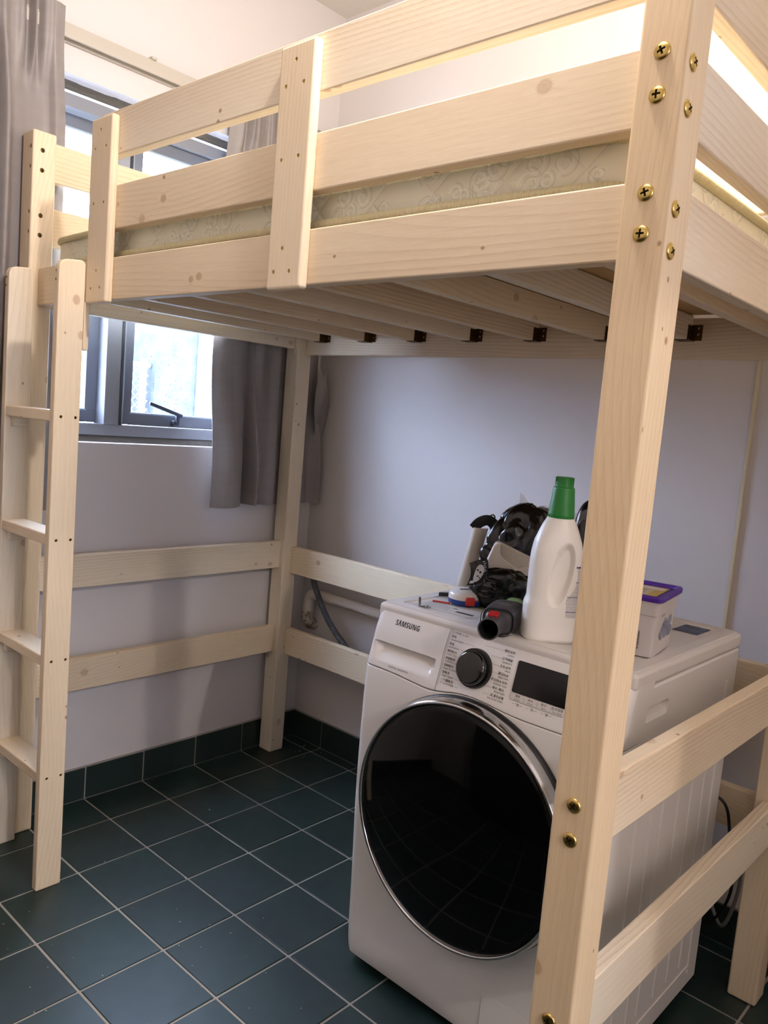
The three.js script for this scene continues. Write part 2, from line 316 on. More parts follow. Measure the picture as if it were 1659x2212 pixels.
// ---------------------------------------------------------------- the bed
const BX = [0.0215, 0.0835, 1.714, 1.776], BZ = [0.122, 0.184, 1.052, 1.113];     // post faces
const boltGeometry = (() => {
  const dome = new THREE.LatheGeometry([[0.0002, 0.0042], [0.004, 0.0040], [0.0078, 0.0029], [0.0100, 0.0012], [0.0104, -0.001], [0.0002, -0.001]].map((p) => new THREE.Vector2(...p)).reverse(), 28).rotateX(Math.PI / 2);
  const slots = [[0.0104, 0.0026], [0.0026, 0.0104]], slot = ([a, b], d, z) => new THREE.BoxGeometry(a, b, d).rotateZ(0.6).translate(0, 0, z);
  return mergeGeometries([cut(plain(dome), slots.map((q) => slot(q, 0.006, 0.0045))), merge(slots.map((q) => slot(q, 0.0006, 0.0017)))], true);   // head, then the dark floor of the cross slot
})();
const screwGeometry = (() => {
  const head = new THREE.LatheGeometry([[0.0001, 0.0014], [0.0026, 0.0011], [0.0036, 0.0002], [0.0036, -0.002], [0.0001, -0.002]].map((p) => new THREE.Vector2(...p)).reverse(), 18).rotateX(Math.PI / 2);
  return cut(plain(head), [new THREE.BoxGeometry(0.0042, 0.0009, 0.003).translate(0, 0, 0.0017), new THREE.BoxGeometry(0.0009, 0.0042, 0.003).translate(0, 0, 0.0017)]);
})();
const holeZ = (r, d) => new THREE.CylinderGeometry(r, r * 0.8, d * 2, 18).rotateX(Math.PI / 2), holeX = (r, d) => new THREE.CylinderGeometry(r, r * 0.8, d * 2, 18).rotateZ(-Math.PI / 2);
const LEVEL = { bottom: [1.452, 1.547], mid: [1.610, 1.706], top: [1.772, 1.870], low1: [0.683, 0.779], low2: [0.376, 0.472] };
{
  const bed = thing('loft_bed', 'unpainted pine loft bed with slatted base and guard rails standing in the corner', 'bed', [0.9, 0, 0.62]);
  const H = 1.886;
  const post = (i, k, holes) => board(bed, 'post', BX[i * 2], BX[i * 2 + 1], 0, H, BZ[k * 2], BZ[k * 2 + 1], 1, holes, 0.005);
  const pBL = post(0, 0), pBR = post(1, 0);
  const flBolts = [1.845, 1.796, 1.684, 1.635];
  const pFL = post(0, 1, flBolts.flatMap((y) => [[holeX(0.0066, 0.007), 0.0835, y - 0.006, 1.088], [holeZ(0.0066, 0.007), 0.069, y, 1.113]]));
  pineTurn = 3; const pN = post(1, 1);
  for (const y of [1.6837, 1.6348, 1.5238, 1.4763, 0.756, 0.709, 0.453, 0.404]) { const b = part(pN, 'bolt', boltGeometry, boltMetal, [1.7444, y, 1.113]); b.rotation.z = y * 40; }
  for (const y of [1.6697, 1.6186, 1.5053, 1.4568]) { const b = part(pN, 'bolt', boltGeometry, boltMetal, [1.776, y, 1.0973]); b.rotation.set(0, Math.PI / 2, 0); }
  for (const y of flBolts) part(pFL, 'screw', screwGeometry, bronze, [0.069, y, 1.109]).scale.setScalar(1.5);
  for (const y of flBolts) { const b = part(pFL, 'screw', screwGeometry, bronze, [0.0795, y - 0.006, 1.088]); b.rotation.set(0, Math.PI / 2, 0); b.scale.setScalar(1.5); }
  for (const y of [0.755, 0.71, 0.445, 0.40]) { const b = part(pBR, 'bolt', boltGeometry, boltMetal, [1.745, y, 0.122]); b.rotation.y = Math.PI; }
  void pBL;
  // long sides
  const fz = [1.062, 1.088], bz = [0.122, 0.148], d = -0.016;
  board(bed, 'side_rail', BX[1], BX[2], ...LEVEL.bottom, ...fz, 0);
  board(bed, 'guard_rail', 0.386, BX[2], ...LEVEL.mid, ...fz, 0);
  board(bed, 'guard_rail', 0.386, BX[2], ...LEVEL.top, ...fz, 0);
  board(bed, 'side_rail', BX[1], BX[2], 1.436, 1.531, ...bz, 0);
  board(bed, 'guard_rail', BX[1], BX[2], LEVEL.mid[0] + d, LEVEL.mid[1] + d, ...bz, 0);
  board(bed, 'guard_rail', BX[1], BX[2], LEVEL.top[0] + d, LEVEL.top[1] + d, ...bz, 0);
  board(bed, 'lower_rail', BX[1], BX[2], 0.664, 0.759, ...bz, 0);
  board(bed, 'lower_rail', BX[1], BX[2], 0.366, 0.462, ...bz, 0);
  // ends
  for (const [xa, xb] of [[0.040, 0.066], [1.732, 1.758]]) {
    for (const [n, l] of [['end_rail', 'bottom'], ['guard_rail', 'mid'], ['guard_rail', 'top'], ['lower_rail', 'low1'], ['lower_rail', 'low2']]) board(bed, n, xa, xb, ...LEVEL[l], BZ[1], BZ[2], 2);
  }
  // the two upright boards screwed on the front rails
  const guard = (x0, x1, pts) => {
    const b = board(bed, 'guard_board', x0, x1, 1.443, 1.855, 1.088, 1.108, 1, pts.map(([x, y]) => [holeZ(0.0042, 0.004), x, y, 1.108]), 0.006);
    for (const [x, y] of pts) part(b, 'screw', screwGeometry, zinc, [x, y, 1.1063]).rotation.z = x * 90;
  };
  guard(0.373, 0.467, [[0.4164, 1.8271], [0.3942, 1.7873], [0.4432, 1.7872], [0.3962, 1.6666], [0.4419, 1.6656], [0.4218, 1.515], [0.3993, 1.4759], [0.4407, 1.4767]]);
  guard(1.037, 1.128, [[1.0804, 1.8266], [1.0571, 1.7864], [1.1031, 1.786], [1.0576, 1.6645], [1.1019, 1.6655], [1.0763, 1.5136], [1.057, 1.4741], [1.0987, 1.4733]]);
  // slats on edge, each held by an angle bracket at the back
  const hole = new THREE.CylinderGeometry(0.0028, 0.0028, 0.02, 14).rotateX(Math.PI / 2);
  const plate = cut(plain(new THREE.BoxGeometry(0.024, 0.036, 0.0018)), [moved(hole, 0.003, -0.004, 0), moved(hole, 0.003, 0.010, 0)]);
  const bracketShape = merge([moved(plate, 0.012, 0.018, 0.001), moved(new THREE.BoxGeometry(0.036, 0.0018, 0.03), -0.010, -0.001, 0.015), moved(new THREE.BoxGeometry(0.0018, 0.034, 0.028), 0.001, 0.017, 0.014)]);
  for (let i = 0; i < 8; i++) {
    const xr = 0.178 + i * 0.2085, s = board(bed, 'slat', xr - 0.025, xr, 1.478, 1.536, bz[1], fz[0], 2, null, 0.0025);
    part(s, 'angle_bracket', bracketShape, bronze, [xr, 1.478, bz[1]]);
  }
  const ply = std(0xd8b98c, 0.75, { map: pineTexture });
  for (let i = 0; i < 4; i++) part(bed, 'base_board', plankUV(plain(new RoundedBoxGeometry(0.405, 0.009, 0.912, 1, 0.001)), 2), ply, [0.29 + i * 0.408, 1.5415, 0.605]);
}

// ---------------------------------------------------------------- the ladder
{
  const t = thing('bed_ladder', 'unpainted pine ladder with four flat rungs standing against the front rail of the loft bed', 'ladder', [0.232, 0, 1.142]);
  const stile = (x, holes) => {
    const s = new THREE.Shape(), z0 = -1.173, z1 = -1.1095;            // drawn in (-z, y)
    s.moveTo(z0, 0.004); s.lineTo(z0, 1.512); s.quadraticCurveTo(z0, 1.533, z0 + 0.02, 1.536); s.lineTo(z1 - 0.012, 1.5395); s.quadraticCurveTo(z1, 1.539, z1, 1.527); s.lineTo(z1, 0.004); s.quadraticCurveTo(z1, 0, z1 - 0.004, 0); s.lineTo(z0 + 0.004, 0); s.quadraticCurveTo(z0, 0, z0, 0.004);
    let g = new THREE.ExtrudeGeometry(s, { depth: 0.017, bevelEnabled: true, bevelSize: 0.0028, bevelThickness: 0.003, bevelSegments: 2, curveSegments: 8, bevelOffset: -0.0028 });
    g.translate(0, 0, -0.0085).rotateY(Math.PI / 2);                      // (x, y, z) -> (z, y, -x)
    g = plain(g);
    if (holes) g = cut(g, holes.map(([y, z]) => moved(holeX(0.0042, 0.006), 0.0115, y, z)));
    g.translate(0, -0.77, -1.142);
    return part(t, 'stile', plankUV(g, 1), pine[pineTurn++ % 3], [x, 0.77, 1.142]);
  };
  const rows = [1.176, 0.883, 0.586, 0.2895], holes = rows.flatMap((y) => [[y, 1.1555], [y, 1.1200]]);
  const R = stile(0.3665, holes);
  for (const [y, z] of holes) { const s = part(R, 'screw', screwGeometry, bronze, [0.3745, y, z]); s.rotation.y = Math.PI / 2; s.scale.setScalar(1.1); }
  const L = stile(0.0985);
  for (const y of [1.508, 1.488]) { const a = part(R, 'screw', screwGeometry, bronze, [0.363, y, 1.1722]); const b = part(L, 'screw', screwGeometry, bronze, [0.095, y, 1.1722]); void a; void b; }
  board(t, 'hook_block', 0.356, 0.378, 1.335, 1.446, 1.096, 1.1093, 1, null, 0.002);
  for (const y of rows) {
    board(t, 'rung', 0.110, 0.355, y - 0.0135, y + 0.0135, 1.111, 1.172, 0, null, 0.004);
    for (const x of [0.1195, 0.3455]) board(t, 'rung_support', x - 0.0095, x + 0.0095, y - 0.0385, y - 0.0135, 1.117, 1.158, 2, null, 0.0015);
  }
}

// ---------------------------------------------------------------- the mattress
{
  const quilt = (x, y) => { const a = x / 512 * 4, b = y / 512 * 4, l = (t) => Math.abs(((t % 1) + 1) % 1 - 0.5) * 2; return Math.min(l(a + b), l(a - b)); };
  const cloth = canvasTexture(1024, 1024, (c, w, h) => {
    c.fillStyle = '#efead2'; c.fillRect(0, 0, w, h);
    for (let k = 0; k < 70; k++) {
      const x = rnd() * w, y = rnd() * h, r = span(26, 58);
      for (const [ox, oy] of [[0, 0], [w, 0], [-w, 0], [0, h], [0, -h]]) for (let a = 0; a < 9; a++) {
        c.beginPath(); c.strokeStyle = a % 2 ? 'rgba(250,248,232,0.75)' : 'rgba(206,203,180,0.55)'; c.lineWidth = 3 + (a % 3) * 2;
        c.arc(x + ox + Math.cos(a * 2.1 + k) * r * 0.16, y + oy + Math.sin(a * 2.1 + k) * r * 0.16, r * (a + 1) / 9, a * 1.3 + k, a * 1.3 + k + 2.6); c.stroke();
      }
    }
  });
  cloth.wrapS = cloth.wrapT = THREE.RepeatWrapping; cloth.repeat.set(2.6, 2.6);
  const puff = texture(512, 512, (x, y) => { const h = 60 + 180 * Math.pow(quilt(x, y), 0.45) + 15 * (noise2(x / 9, y / 9, 41, 56, 56) - 0.5); return [h, h, h]; }, false);
  puff.repeat.set(1.9, 1.9);
  const m = phys(0xffffff, 0.8, { map: cloth, bumpMap: puff, bumpScale: 0.008, sheen: 0.2, sheenColor: new THREE.Color(1, 1, 0.95), sheenRoughness: 0.5 });
  const x0 = 0.098, x1 = 1.692, z0 = 0.17, z1 = 1.052, y0 = 1.5475, y1 = 1.624, t = thing('mattress', 'thin cream quilted mattress with yellow piping lying on the loft bed', 'mattress', [0.9, y0, 0.61]);
  part(t, 'quilted_cover', boxUV(plain(new RoundedBoxGeometry(x1 - x0 - 0.008, y1 - y0, z1 - z0 - 0.008, 4, 0.012))), m, [0.9, (y0 + y1) / 2, 0.611]);
  const piping = std(0xe6dcb0, 0.75, { bumpMap: texture(64, 16, (x) => { const h = (x % 8) < 4 ? 220 : 40; return [h, h, h]; }, false), bumpScale: 0.002 });
  const loop = (y, r) => {
    const c = 0.03, pts = [];
    for (const [cx, cz, a0] of [[x1 - c, z1 - c, 0], [x0 + c, z1 - c, 1], [x0 + c, z0 + c, 2], [x1 - c, z0 + c, 3]]) for (let k = 0; k <= 4; k++) { const a = (a0 + k / 4) * Math.PI / 2; pts.push([cx + Math.cos(a) * c, y + 0.002 * Math.sin(cx * 9 + cz * 7 + k), cz + Math.sin(a) * c]); }
    const g = tube(pts, r, 260, 8, true), uv = g.attributes.uv; for (let i = 0; i < uv.count; i++) uv.setX(i, uv.getX(i) * 160); return g;
  };
  part(t, 'piping', loop(y1 - 0.006, 0.0075), piping); part(t, 'piping', loop(y0 + 0.0085, 0.0080), piping);
}

// ---------------------------------------------------------------- curtains and their track
{
  const weave = texture(256, 256, (x, y) => { const h = 243 + 9 * (noise2(x / 2, y / 26, 51, 128, 10) - 0.5) + 9 * (noise2(x / 26, y / 2, 52, 10, 128) - 0.5); return [h, h, h]; });
  const cloth = phys(0x958d8a, 0.46, { map: weave, sheen: 0.6, sheenColor: new THREE.Color(0.7, 0.68, 0.7), sheenRoughness: 0.4, side: THREE.DoubleSide });
  const track = thing('curtain_track', 'cream double curtain track fixed on the wall above the window', 'curtain rail', [0.02, 2.15, 0.72]);
  const cream = std(0xbfb8ac, 0.5);
  part(track, 'rail', merge([box(0, 0.026, 2.186, 2.194, 0.03, 1.5), box(0.001, 0.007, 2.152, 2.186, 0.03, 1.5), box(0.011, 0.016, 2.166, 2.186, 0.03, 1.5), box(0.020, 0.027, 2.158, 2.188, 0.03, 1.5)]), cream);
  for (const z of [0.25, 0.755, 1.25]) part(track, 'bracket', rbox(0.03, 0.008, 0.018, 0.002), cream, [0.018, 2.198, z]);
  // prof: [z, x at the hem, x at the heading]; the heading is pinched in pleats
  const drape = (name, label, prof, pleats, hemY, topY, drawn = 0) => {
    const t = thing(name, label, 'curtain', [0.02, hemY, prof[Math.floor(prof.length / 2)][0]]);
    const zs = prof.map((p) => p[0]), lowZ = zs[0], highZ = zs.at(-1), low = curve1(zs, prof.map((p) => p[1])), high = curve1(zs, prof.map((p) => p[2]));
    const f = (off) => (u, v) => {
      const y = lerp(hemY, topY, v), k = smooth(y, 1.0, 1.40);
      let z = lerp(lowZ, highZ, u), x = lerp(low(z), high(z), k);
      const sway = (noise2(z * 9, y * 3, 61) - 0.5) * 0.010 + (noise2(z * 22, y * 7, 62) - 0.5) * 0.005;
      x += sway * clamp(x / 0.04, 0.25, 1) + 0.022 * smooth(y, 1.89, 2.12);
      const pin = smooth(y, topY - 0.26, topY - 0.10);
      z += drawn * smooth(y, 1.88, 2.14);
      for (const pz of pleats) { const d = (z - pz) / 0.045; if (Math.abs(d) < 1) { const e = Math.cos(d * Math.PI / 2); x += pin * e * (0.006 + 0.015 * Math.cos(d * 7.5)); z -= pin * (z - pz) * 0.35 * e; } }
      const crease = Math.exp(-Math.pow((y - (hemY + 0.075)) / 0.0018, 2)) * -0.0015;
      return [x + off + crease, y + 0.004 * Math.sin(z * 23) * (1 - v), z];
    };
    const nu = 150, nv = 90, a = surface(f(0), nu, nv), b = surface(f(-0.0022), nu, nv); b.index.array.reverse(); b.computeVertexNormals();
    const edge = (g) => g;
    part(t, 'cloth', merge([edge(a), b,
      surface((u, v) => f(-0.0022 * v)(u, 0), nu, 1), surface((u, v) => f(-0.0022 * v)(u, 1), nu, 1), surface((u, v) => f(-0.0022 * v)(0, u), nv, 1), surface((u, v) => f(-0.0022 * v)(1, u), nv, 1)]), cloth);
    return t;
  };
  const rightCurtain = drape('curtain', 'short grey curtain behind the back bed post, right of the window', [[0.022, 0.070, 0.014], [0.055, 0.034, 0.030], [0.09, 0.050, 0.012], [0.112, 0.013, 0.012], [0.155, 0.011, 0.010], [0.192, 0.014, 0.013], [0.21, 0.040, 0.028], [0.245, 0.026, 0.014], [0.29, 0.046, 0.032], [0.318, 0.076, 0.018], [0.334, 0.088, 0.030], [0.343, 0.020, 0.010], [0.356, 0.030, 0.020], [0.385, 0.074, 0.032], [0.42, 0.088, 0.034], [0.452, 0.078, 0.030], [0.487, 0.050, 0.016]], [0.09, 0.20, 0.31, 0.42], 0.907, 2.20);
  // a flap of the same cloth twisted out against the back wall
  const flap = surface((u, v) => { const a = v * Math.PI * 1.35; return [0.070 + 0.030 * Math.sin(a) * (0.35 + 0.65 * Math.sin(u * Math.PI)) - 0.012 * v, 1.395 - 0.24 * v + 0.05 * Math.sin(u * Math.PI) * (v - 0.4), 0.020 + 0.066 * u * (0.4 + 0.6 * Math.sin(v * Math.PI)) + 0.010 * Math.cos(a)]; }, 24, 30);
  part(rightCurtain, 'twisted_edge', flap, cloth);
  drape('curtain', 'long grey pinch-pleated curtain at the left edge of the photo, behind the ladder', [[0.998, 0.03, 0.018], [1.025, 0.018, 0.026], [1.043, 0.012, 0.013], [1.08, 0.015, 0.009], [1.12, 0.012, 0.015], [1.14, 0.05, 0.022], [1.165, 0.02, 0.06], [1.19, 0.075, 0.025], [1.22, 0.03, 0.075], [1.25, 0.08, 0.03], [1.29, 0.03, 0.07], [1.33, 0.08, 0.03], [1.37, 0.03, 0.07], [1.42, 0.06, 0.03]], [1.10, 1.21, 1.32, 1.40], 0.907, 2.225, 0.024);
}

// ---------------------------------------------------------------- pipes and cables on the back wall
{
  const pvc = std(0xd8d0c6, 0.45);
  const p = thing('drain_pipe', 'cream plastic waste pipe with a grimy elbow on the back wall', 'pipe', [0.09, 0.5, 0.05]);
  part(p, 'pipe', tube([[0.135, 0.583, 0.045], [0.6, 0.577, 0.045], [1.3, 0.570, 0.045]], 0.0175, 20, 18), pvc);
  part(p, 'elbow', tube([[0.140, 0.583, 0.045], [0.112, 0.582, 0.045], [0.092, 0.570, 0.045], [0.084, 0.540, 0.045], [0.083, 0.515, 0.045]], 0.0205, 24, 18), pvc);
  const dirt = texture(128, 128, (x, y) => { const n = noise2(x / 9, y / 9, 71, 14, 14) * 0.6 + noise2(x / 3, y / 3, 72, 42, 42) * 0.4, k = smooth(n, 0.45, 0.7) * 0.7; return [lerp(206, 96, k), lerp(198, 84, k), lerp(186, 62, k)]; });
  part(p, 'lower_elbow', tube([[0.083, 0.518, 0.045], [0.082, 0.490, 0.044], [0.078, 0.468, 0.034], [0.075, 0.458, 0.012], [0.075, 0.457, -0.005]], 0.0205, 24, 18), std(0xffffff, 0.6, { map: dirt }), [0, 0, 0], 'grime-stained elbow');
  part(p, 'collar', new THREE.TorusGeometry(0.0205, 0.0022, 8, 24).rotateX(Math.PI / 2), pvc, [0.083, 0.517, 0.045]);
  const ribs = [];
  const path = new THREE.CatmullRomCurve3([[0.135, 0.690, 0.01], [0.131, 0.690, 0.060], [0.145, 0.650, 0.088], [0.182, 0.589, 0.092], [0.237, 0.526, 0.095], [0.290, 0.481, 0.096], [0.348, 0.444, 0.098], [0.50, 0.36, 0.10], [0.75, 0.24, 0.11], [0.98, 0.15, 0.15], [1.08, 0.13, 0.195]].map((q) => new THREE.Vector3(...q)));
  ribs.push(new THREE.TubeGeometry(path, 90, 0.0102, 12));
  for (let i = 0; i < 150; i++) { const u = i / 149, q = path.getPointAt(u), tan = path.getTangentAt(u), g = new THREE.TorusGeometry(0.0103, 0.0009, 5, 14); g.applyQuaternion(new THREE.Quaternion().setFromUnitVectors(new THREE.Vector3(0, 0, 1), tan)); g.translate(q.x, q.y, q.z); ribs.push(g); }
  tag(part(scene, 'drain_hose', merge(ribs), std(0x4e5257, 0.6)), 'grey ribbed drain hose sagging along the wall behind the lower bed rails', 'hose');
  tag(part(scene, 'cable_trunking', rbox(0.0085, 1.80, 0.008, 0.0015), std(0xd9cdae, 0.6), [1.5435, 1.25, 0.004]), 'thin cream cable trunking running up the back wall behind the washing machine', 'trunking');
  tag(part(scene, 'power_cable', tube([[1.55, 0.40, 0.214], [1.60, 0.30, 0.19], [1.63, 0.20, 0.10], [1.62, 0.12, 0.06], [1.66, 0.10, 0.10], [1.685, 0.19, 0.10], [1.68, 0.32, 0.08], [1.672, 0.40, 0.07]], 0.0042, 70, 8), std(0x8d8b88, 0.5)), 'light grey power cable looping behind the washing machine near the rear bed post', 'cable');
  tag(part(scene, 'power_cable', tube([[1.60, 0.46, 0.205], [1.655, 0.44, 0.195], [1.672, 0.36, 0.175], [1.675, 0.20, 0.12], [1.63, 0.09, 0.09], [1.58, 0.05, 0.12], [1.60, 0.02, 0.17], [1.645, 0.0065, 0.20]], 0.0035, 70, 8), std(0x1c1b1a, 0.5)), 'thin dark cable drooping to the floor behind the washing machine', 'cable');
}

// ---------------------------------------------------------------- strokes for the Chinese print, on a 10 x 10 grid
const STROKES = {
  水: '505948 134318 825598', 衣: '5051 1292 5208 4449 4967 5498 8466', 棉: '0343 2029 2305 2345 6051 5151 919151 5155 9195 5393 5595 4797 4749 9799 7079', 質: '1041 1113 4142 5191 6163 9192 3373 3337 7377 3575 3777 4719 6789', 乾: '0141 2022 0343 0307 4347 0545 0747 0949 2729 6050 5292 6494 9459 5999',
  纖: '3012 1233 3305 0545 2528 0739 4148 6160 5191 5494 7179 4696 4899 8190', 維: '3012 1233 3305 0545 2528 0739 6040 5249 7070 5292 5494 5696 5999 7279', 超: '1151 3037 0353 3555 1619 0999 6191 9193 7164 6596 6569 9599 6999', 節: '2003 1141 7052 6191 0341 0349 4347 0545 0747 2949 6393 6369 9398 9888', 能: '2003 0343 4032 0544 0549 4549 0747 6064 9161 6494 6569 9665 6999',
  洗: '1021 0314 0828 5042 4292 7074 3494 6448 7479 7999', 快: '2029 1115 3134 4282 8285 3595 6069 6548 6698', 分: '4013 6093 1474 7478 7867 4519', 鐘: '3003 3044 1434 0444 2429 1618 3637 0949 6060 5191 6163 8183 4394 5595 5557 9597 5797 5656 7579 4999', 物: '1103 0242 2029 0646 5042 5292 9298 9887 7257 7456', 合: '5003 5093 3464 2676 2629 7679 2979', 成: '1192 1119 1454 5458 5040 6089 8999 9166', 羊: '3042 7062 1292 2575 0898 5259', 毛: '7021 1374 1695 4149 4999',
  嬰: '1044 4044 1040 1242 1444 5094 9094 5090 5292 5494 0696 3509 3679 7509 2879', 兒: '4013 1319 1535 6090 9095 7393 1595 3609 6669 6999', 內: '1319 1393 9399 9988 5053 5328 5378', 戶: '2080 2272 2275 7275 2575 2209', 外: '3003 3252 5209 2446 7079 7498', 防: '0009 0040 4024 2447 4725 7071 5292 7264 7455 5494 9498 9887 6549', 過: '1021 0323 2326 0699 5090 5054 9094 6263 4494 4447 9447 6686 6668 8668', 脫: '1019 1041 4149 1343 1646 6042 8092 5393 5356 9396 5696 6659 8689 8999',
  高: '5051 0191 3373 3335 7375 3575 0797 0709 9799 3878', 溫: '1021 0314 0828 5090 5054 9094 5494 7163 7285 4595 4598 9598 6568 7578 3898', 桶: '0242 2029 2205 2245 5090 9072 6173 5393 5359 9399 5595 5797 7379', 度: '5051 1191 1109 3393 4046 7276 4676 3575 3686 8649 4789', 程: '3012 0343 2029 2405 2445 5090 5053 9093 5393 5595 5797 4999 7579', 熱: '1141 2024 0444 0747 2427 6151 6064 9195 7053 0809 3839 6869 8899', 風: '1109 1181 8189 8999 3262 4373 4346 7376 4676 5258 3868', 清: '1021 0314 0828 4191 7074 5393 4494 5659 5696 9699 5797', 新: '2021 0242 1114 3134 0444 0646 2429 2609 2648 8061 6169 6494 8489', 除: '0009 0040 4024 2447 4725 7044 7094 5585 4696 7579 5648 8698', 臭: '4031 2171 2125 7175 2373 2575 0696 5519 5599 7273', 菌: '0191 3032 7072 1393 1319 9399 1999 5344 3676 5458 5538 5678',
};

function han(c, text, x, y, s) {                          // draws text, the upper left corner at x, y; s is the size of a character
  c.lineWidth = s * 0.085; c.lineCap = 'square';
  for (const ch of text) {
    const g = STROKES[ch];
    if (g) for (const k of g.split(' ')) { c.beginPath(); for (let i = 0; i + 1 < k.length; i += 2) { const px = x + (+k[i]) * s * 0.1, py = y + (+k[i + 1]) * s * 0.1; i ? c.lineTo(px, py) : c.moveTo(px, py); } c.stroke(); } else { c.font = `${s}px sans-serif`; c.fillText(ch, x, y + s * 0.9); x += c.measureText(ch).width + s * 0.05; continue; }
    x += s * 1.06;
  }
  return x;
}

// ---------------------------------------------------------------- the washing machine
const WX = [1.052, 1.652], WZ = [0.215, 0.765], WTOP = 0.838;
const frontZ = curve1([0, 0.03, 0.08, 0.2, 0.42, 0.60, 0.70, 0.745, 0.785, 0.8326], [0.748, 0.763, 0.769, 0.7735, 0.7835, 0.7845, 0.7815, 0.7705, 0.7605, 0.7413]);
{
  const w = thing('washing_machine', 'white front-loading washer dryer with a round black glass door under the bed', 'washing machine', [1.352, 0, 0.49]);
  // front shells: a strip along the perimeter, swept between a lower and an upper edge
  const shell = (lower, upper, rows, from = 0, to = 9, fine = 60, hollow = () => 0) => {
    let cols = [[WX[0], -0.085], [WX[0], -0.05], [WX[0], -0.022]];
    for (let k = 1; k <= 7; k++) { const a = k / 8 * Math.PI / 2; cols.push([WX[0] + 0.022 * (1 - Math.cos(a)), -0.022 + 0.022 * Math.sin(a)]); }
    for (let k = 0; k <= fine; k++) cols.push([lerp(WX[0] + 0.022, WX[1] - 0.022, k / fine), 0]);
    for (let k = 7; k >= 1; k--) { const a = k / 8 * Math.PI / 2; cols.push([WX[1] - 0.022 * (1 - Math.cos(a)), -0.022 + 0.022 * Math.sin(a)]); }
    cols.push([WX[1], -0.022], [WX[1], -0.05], [WX[1], -0.085]);
    cols = cols.filter(([x]) => x > from && x < to);
    if (to < 9) cols.push([to - 0.0006, 0], [to, -0.0008], [to, -0.006]);
    if (from > 0) cols.unshift([from, -0.006], [from, -0.0008], [from + 0.0006, 0]);
    const vs = [[0, 0, 0.006], [0, 0, 0.0018], [0, 0.0006, 0.0006], [0, 0.0018, 0]]; for (let k = 1; k < rows; k++) vs.push([k / rows, 0, 0]); vs.push([1, -0.0018, 0], [1, -0.0006, 0.0006], [1, 0, 0.0018], [1, 0, 0.006]);
    const n = cols.length - 1, m = vs.length - 1;
    return surface((u, v) => { const [x, dz] = cols[Math.round(u * n)], [t, dy, inset] = vs[Math.round(v * m)], y = lerp(lower(x), upper(x), t) + dy, cx = (x - 1.352) * (1 - inset / 0.3); return [1.352 + cx, y, frontZ(y) + dz - (dz > -0.03 ? inset : 0) - hollow(x, y)]; }, n, m);
  };
  const seam = curve1([1.05, 1.14, 1.20, 1.235, 1.27, 1.30, 1.345, 1.39, 1.42, 1.46, 1.54, 1.655], [0.7045, 0.703, 0.6985, 0.697, 0.7015, 0.7075, 0.7108, 0.7075, 0.7045, 0.7025, 0.703, 0.7045]);
  const doorHole = [1.352, 0.463];
  const split = 1.2535;
  part(w, 'control_panel', shell((x) => seam(x) + 0.0009, () => 0.8315, 16, split + 0.0006), whiteEnamel);
  // the detergent drawer, hollowed under a sharp lip as a finger pull
  const pull = (x, y) => { const a = smooth(x, 1.066, 1.090) * (1 - smooth(x, 1.224, 1.240)); return a * 0.019 * Math.pow(smooth(y, 0.716, 0.752), 1.2) * (1 - smooth(y, 0.7565, 0.7585)); };
  part(w, 'drawer', shell((x) => seam(x) + 0.0009, () => 0.8315, 110, 0, split - 0.0006, 330, pull), whiteEnamel);
  part(w, 'front_panel', shell(() => 0.022, (x) => seam(x) - 0.0009, 40), whiteEnamel);
  // body with pressed ridges and a hand grip in the side
  const body = rbox(0.598, 0.778, 0.49, 0.006).translate(1.352, 0.414, 0.463);
  const side = cut(body, [rbox(0.03, 0.028, 0.115, 0.010).rotateZ(0.35).translate(1.653, 0.752, 0.645)]);
  const ridges = [];
  for (const [z, y0, y1, ww] of [[0.665, 0.10, 0.66, 0.012], [0.60, 0.10, 0.66, 0.006], [0.545, 0.10, 0.66, 0.012], [0.47, 0.10, 0.66, 0.006], [0.40, 0.10, 0.66, 0.012], [0.335, 0.10, 0.66, 0.006], [0.275, 0.06, 0.74, 0.010]]) ridges.push(rbox(0.004, y1 - y0, ww, 0.0018).translate(1.6507, (y0 + y1) / 2, z));
  ridges.push(rbox(0.004, 0.010, 0.42, 0.0018).translate(1.6507, 0.075, 0.485));
  part(w, 'cabinet', merge([side, ...ridges, rbox(0.55, 0.70, 0.06, 0.004).translate(1.352, 0.38, 0.726)]), whiteEnamel);
  part(w, 'top_cover', rbox(0.600, 0.034, 0.531, 0.010, 4).translate(1.352, 0.820, 0.4805), whitePlastic);
  const rimShape = new THREE.Shape(), hole = new THREE.Path(), rr = (s, x0, x1, y0, y1, r) => { s.moveTo(x0 + r, y0); s.lineTo(x1 - r, y0); s.quadraticCurveTo(x1, y0, x1, y0 + r); s.lineTo(x1, y1 - r); s.quadraticCurveTo(x1, y1, x1 - r, y1); s.lineTo(x0 + r, y1); s.quadraticCurveTo(x0, y1, x0, y1 - r); s.lineTo(x0, y0 + r); s.quadraticCurveTo(x0, y0, x0 + r, y0); };
  rr(rimShape, 1.060, 1.644, -0.738, -0.224, 0.012); rr(hole, 1.089, 1.618, -0.709, -0.252, 0.006); rimShape.holes.push(hole);
  part(w, 'top_rim', plain(new THREE.ExtrudeGeometry(rimShape, { depth: 0.0016, bevelEnabled: true, bevelSize: 0.0012, bevelThickness: 0.0008, bevelSegments: 2, bevelOffset: -0.0012 }).rotateX(-Math.PI / 2).translate(0, 0.8366, 0)), whitePlastic);
  for (const x of [1.10, 1.604]) for (const z of [0.27, 0.70]) part(w, 'foot', new THREE.CylinderGeometry(0.02, 0.023, 0.03, 20), blackPlastic, [x, 0.015, z]);
  // door: chrome ring, black glass dome
  const [dx, dy] = doorHole, V2 = (a) => a.map((p) => new THREE.Vector2(...p));
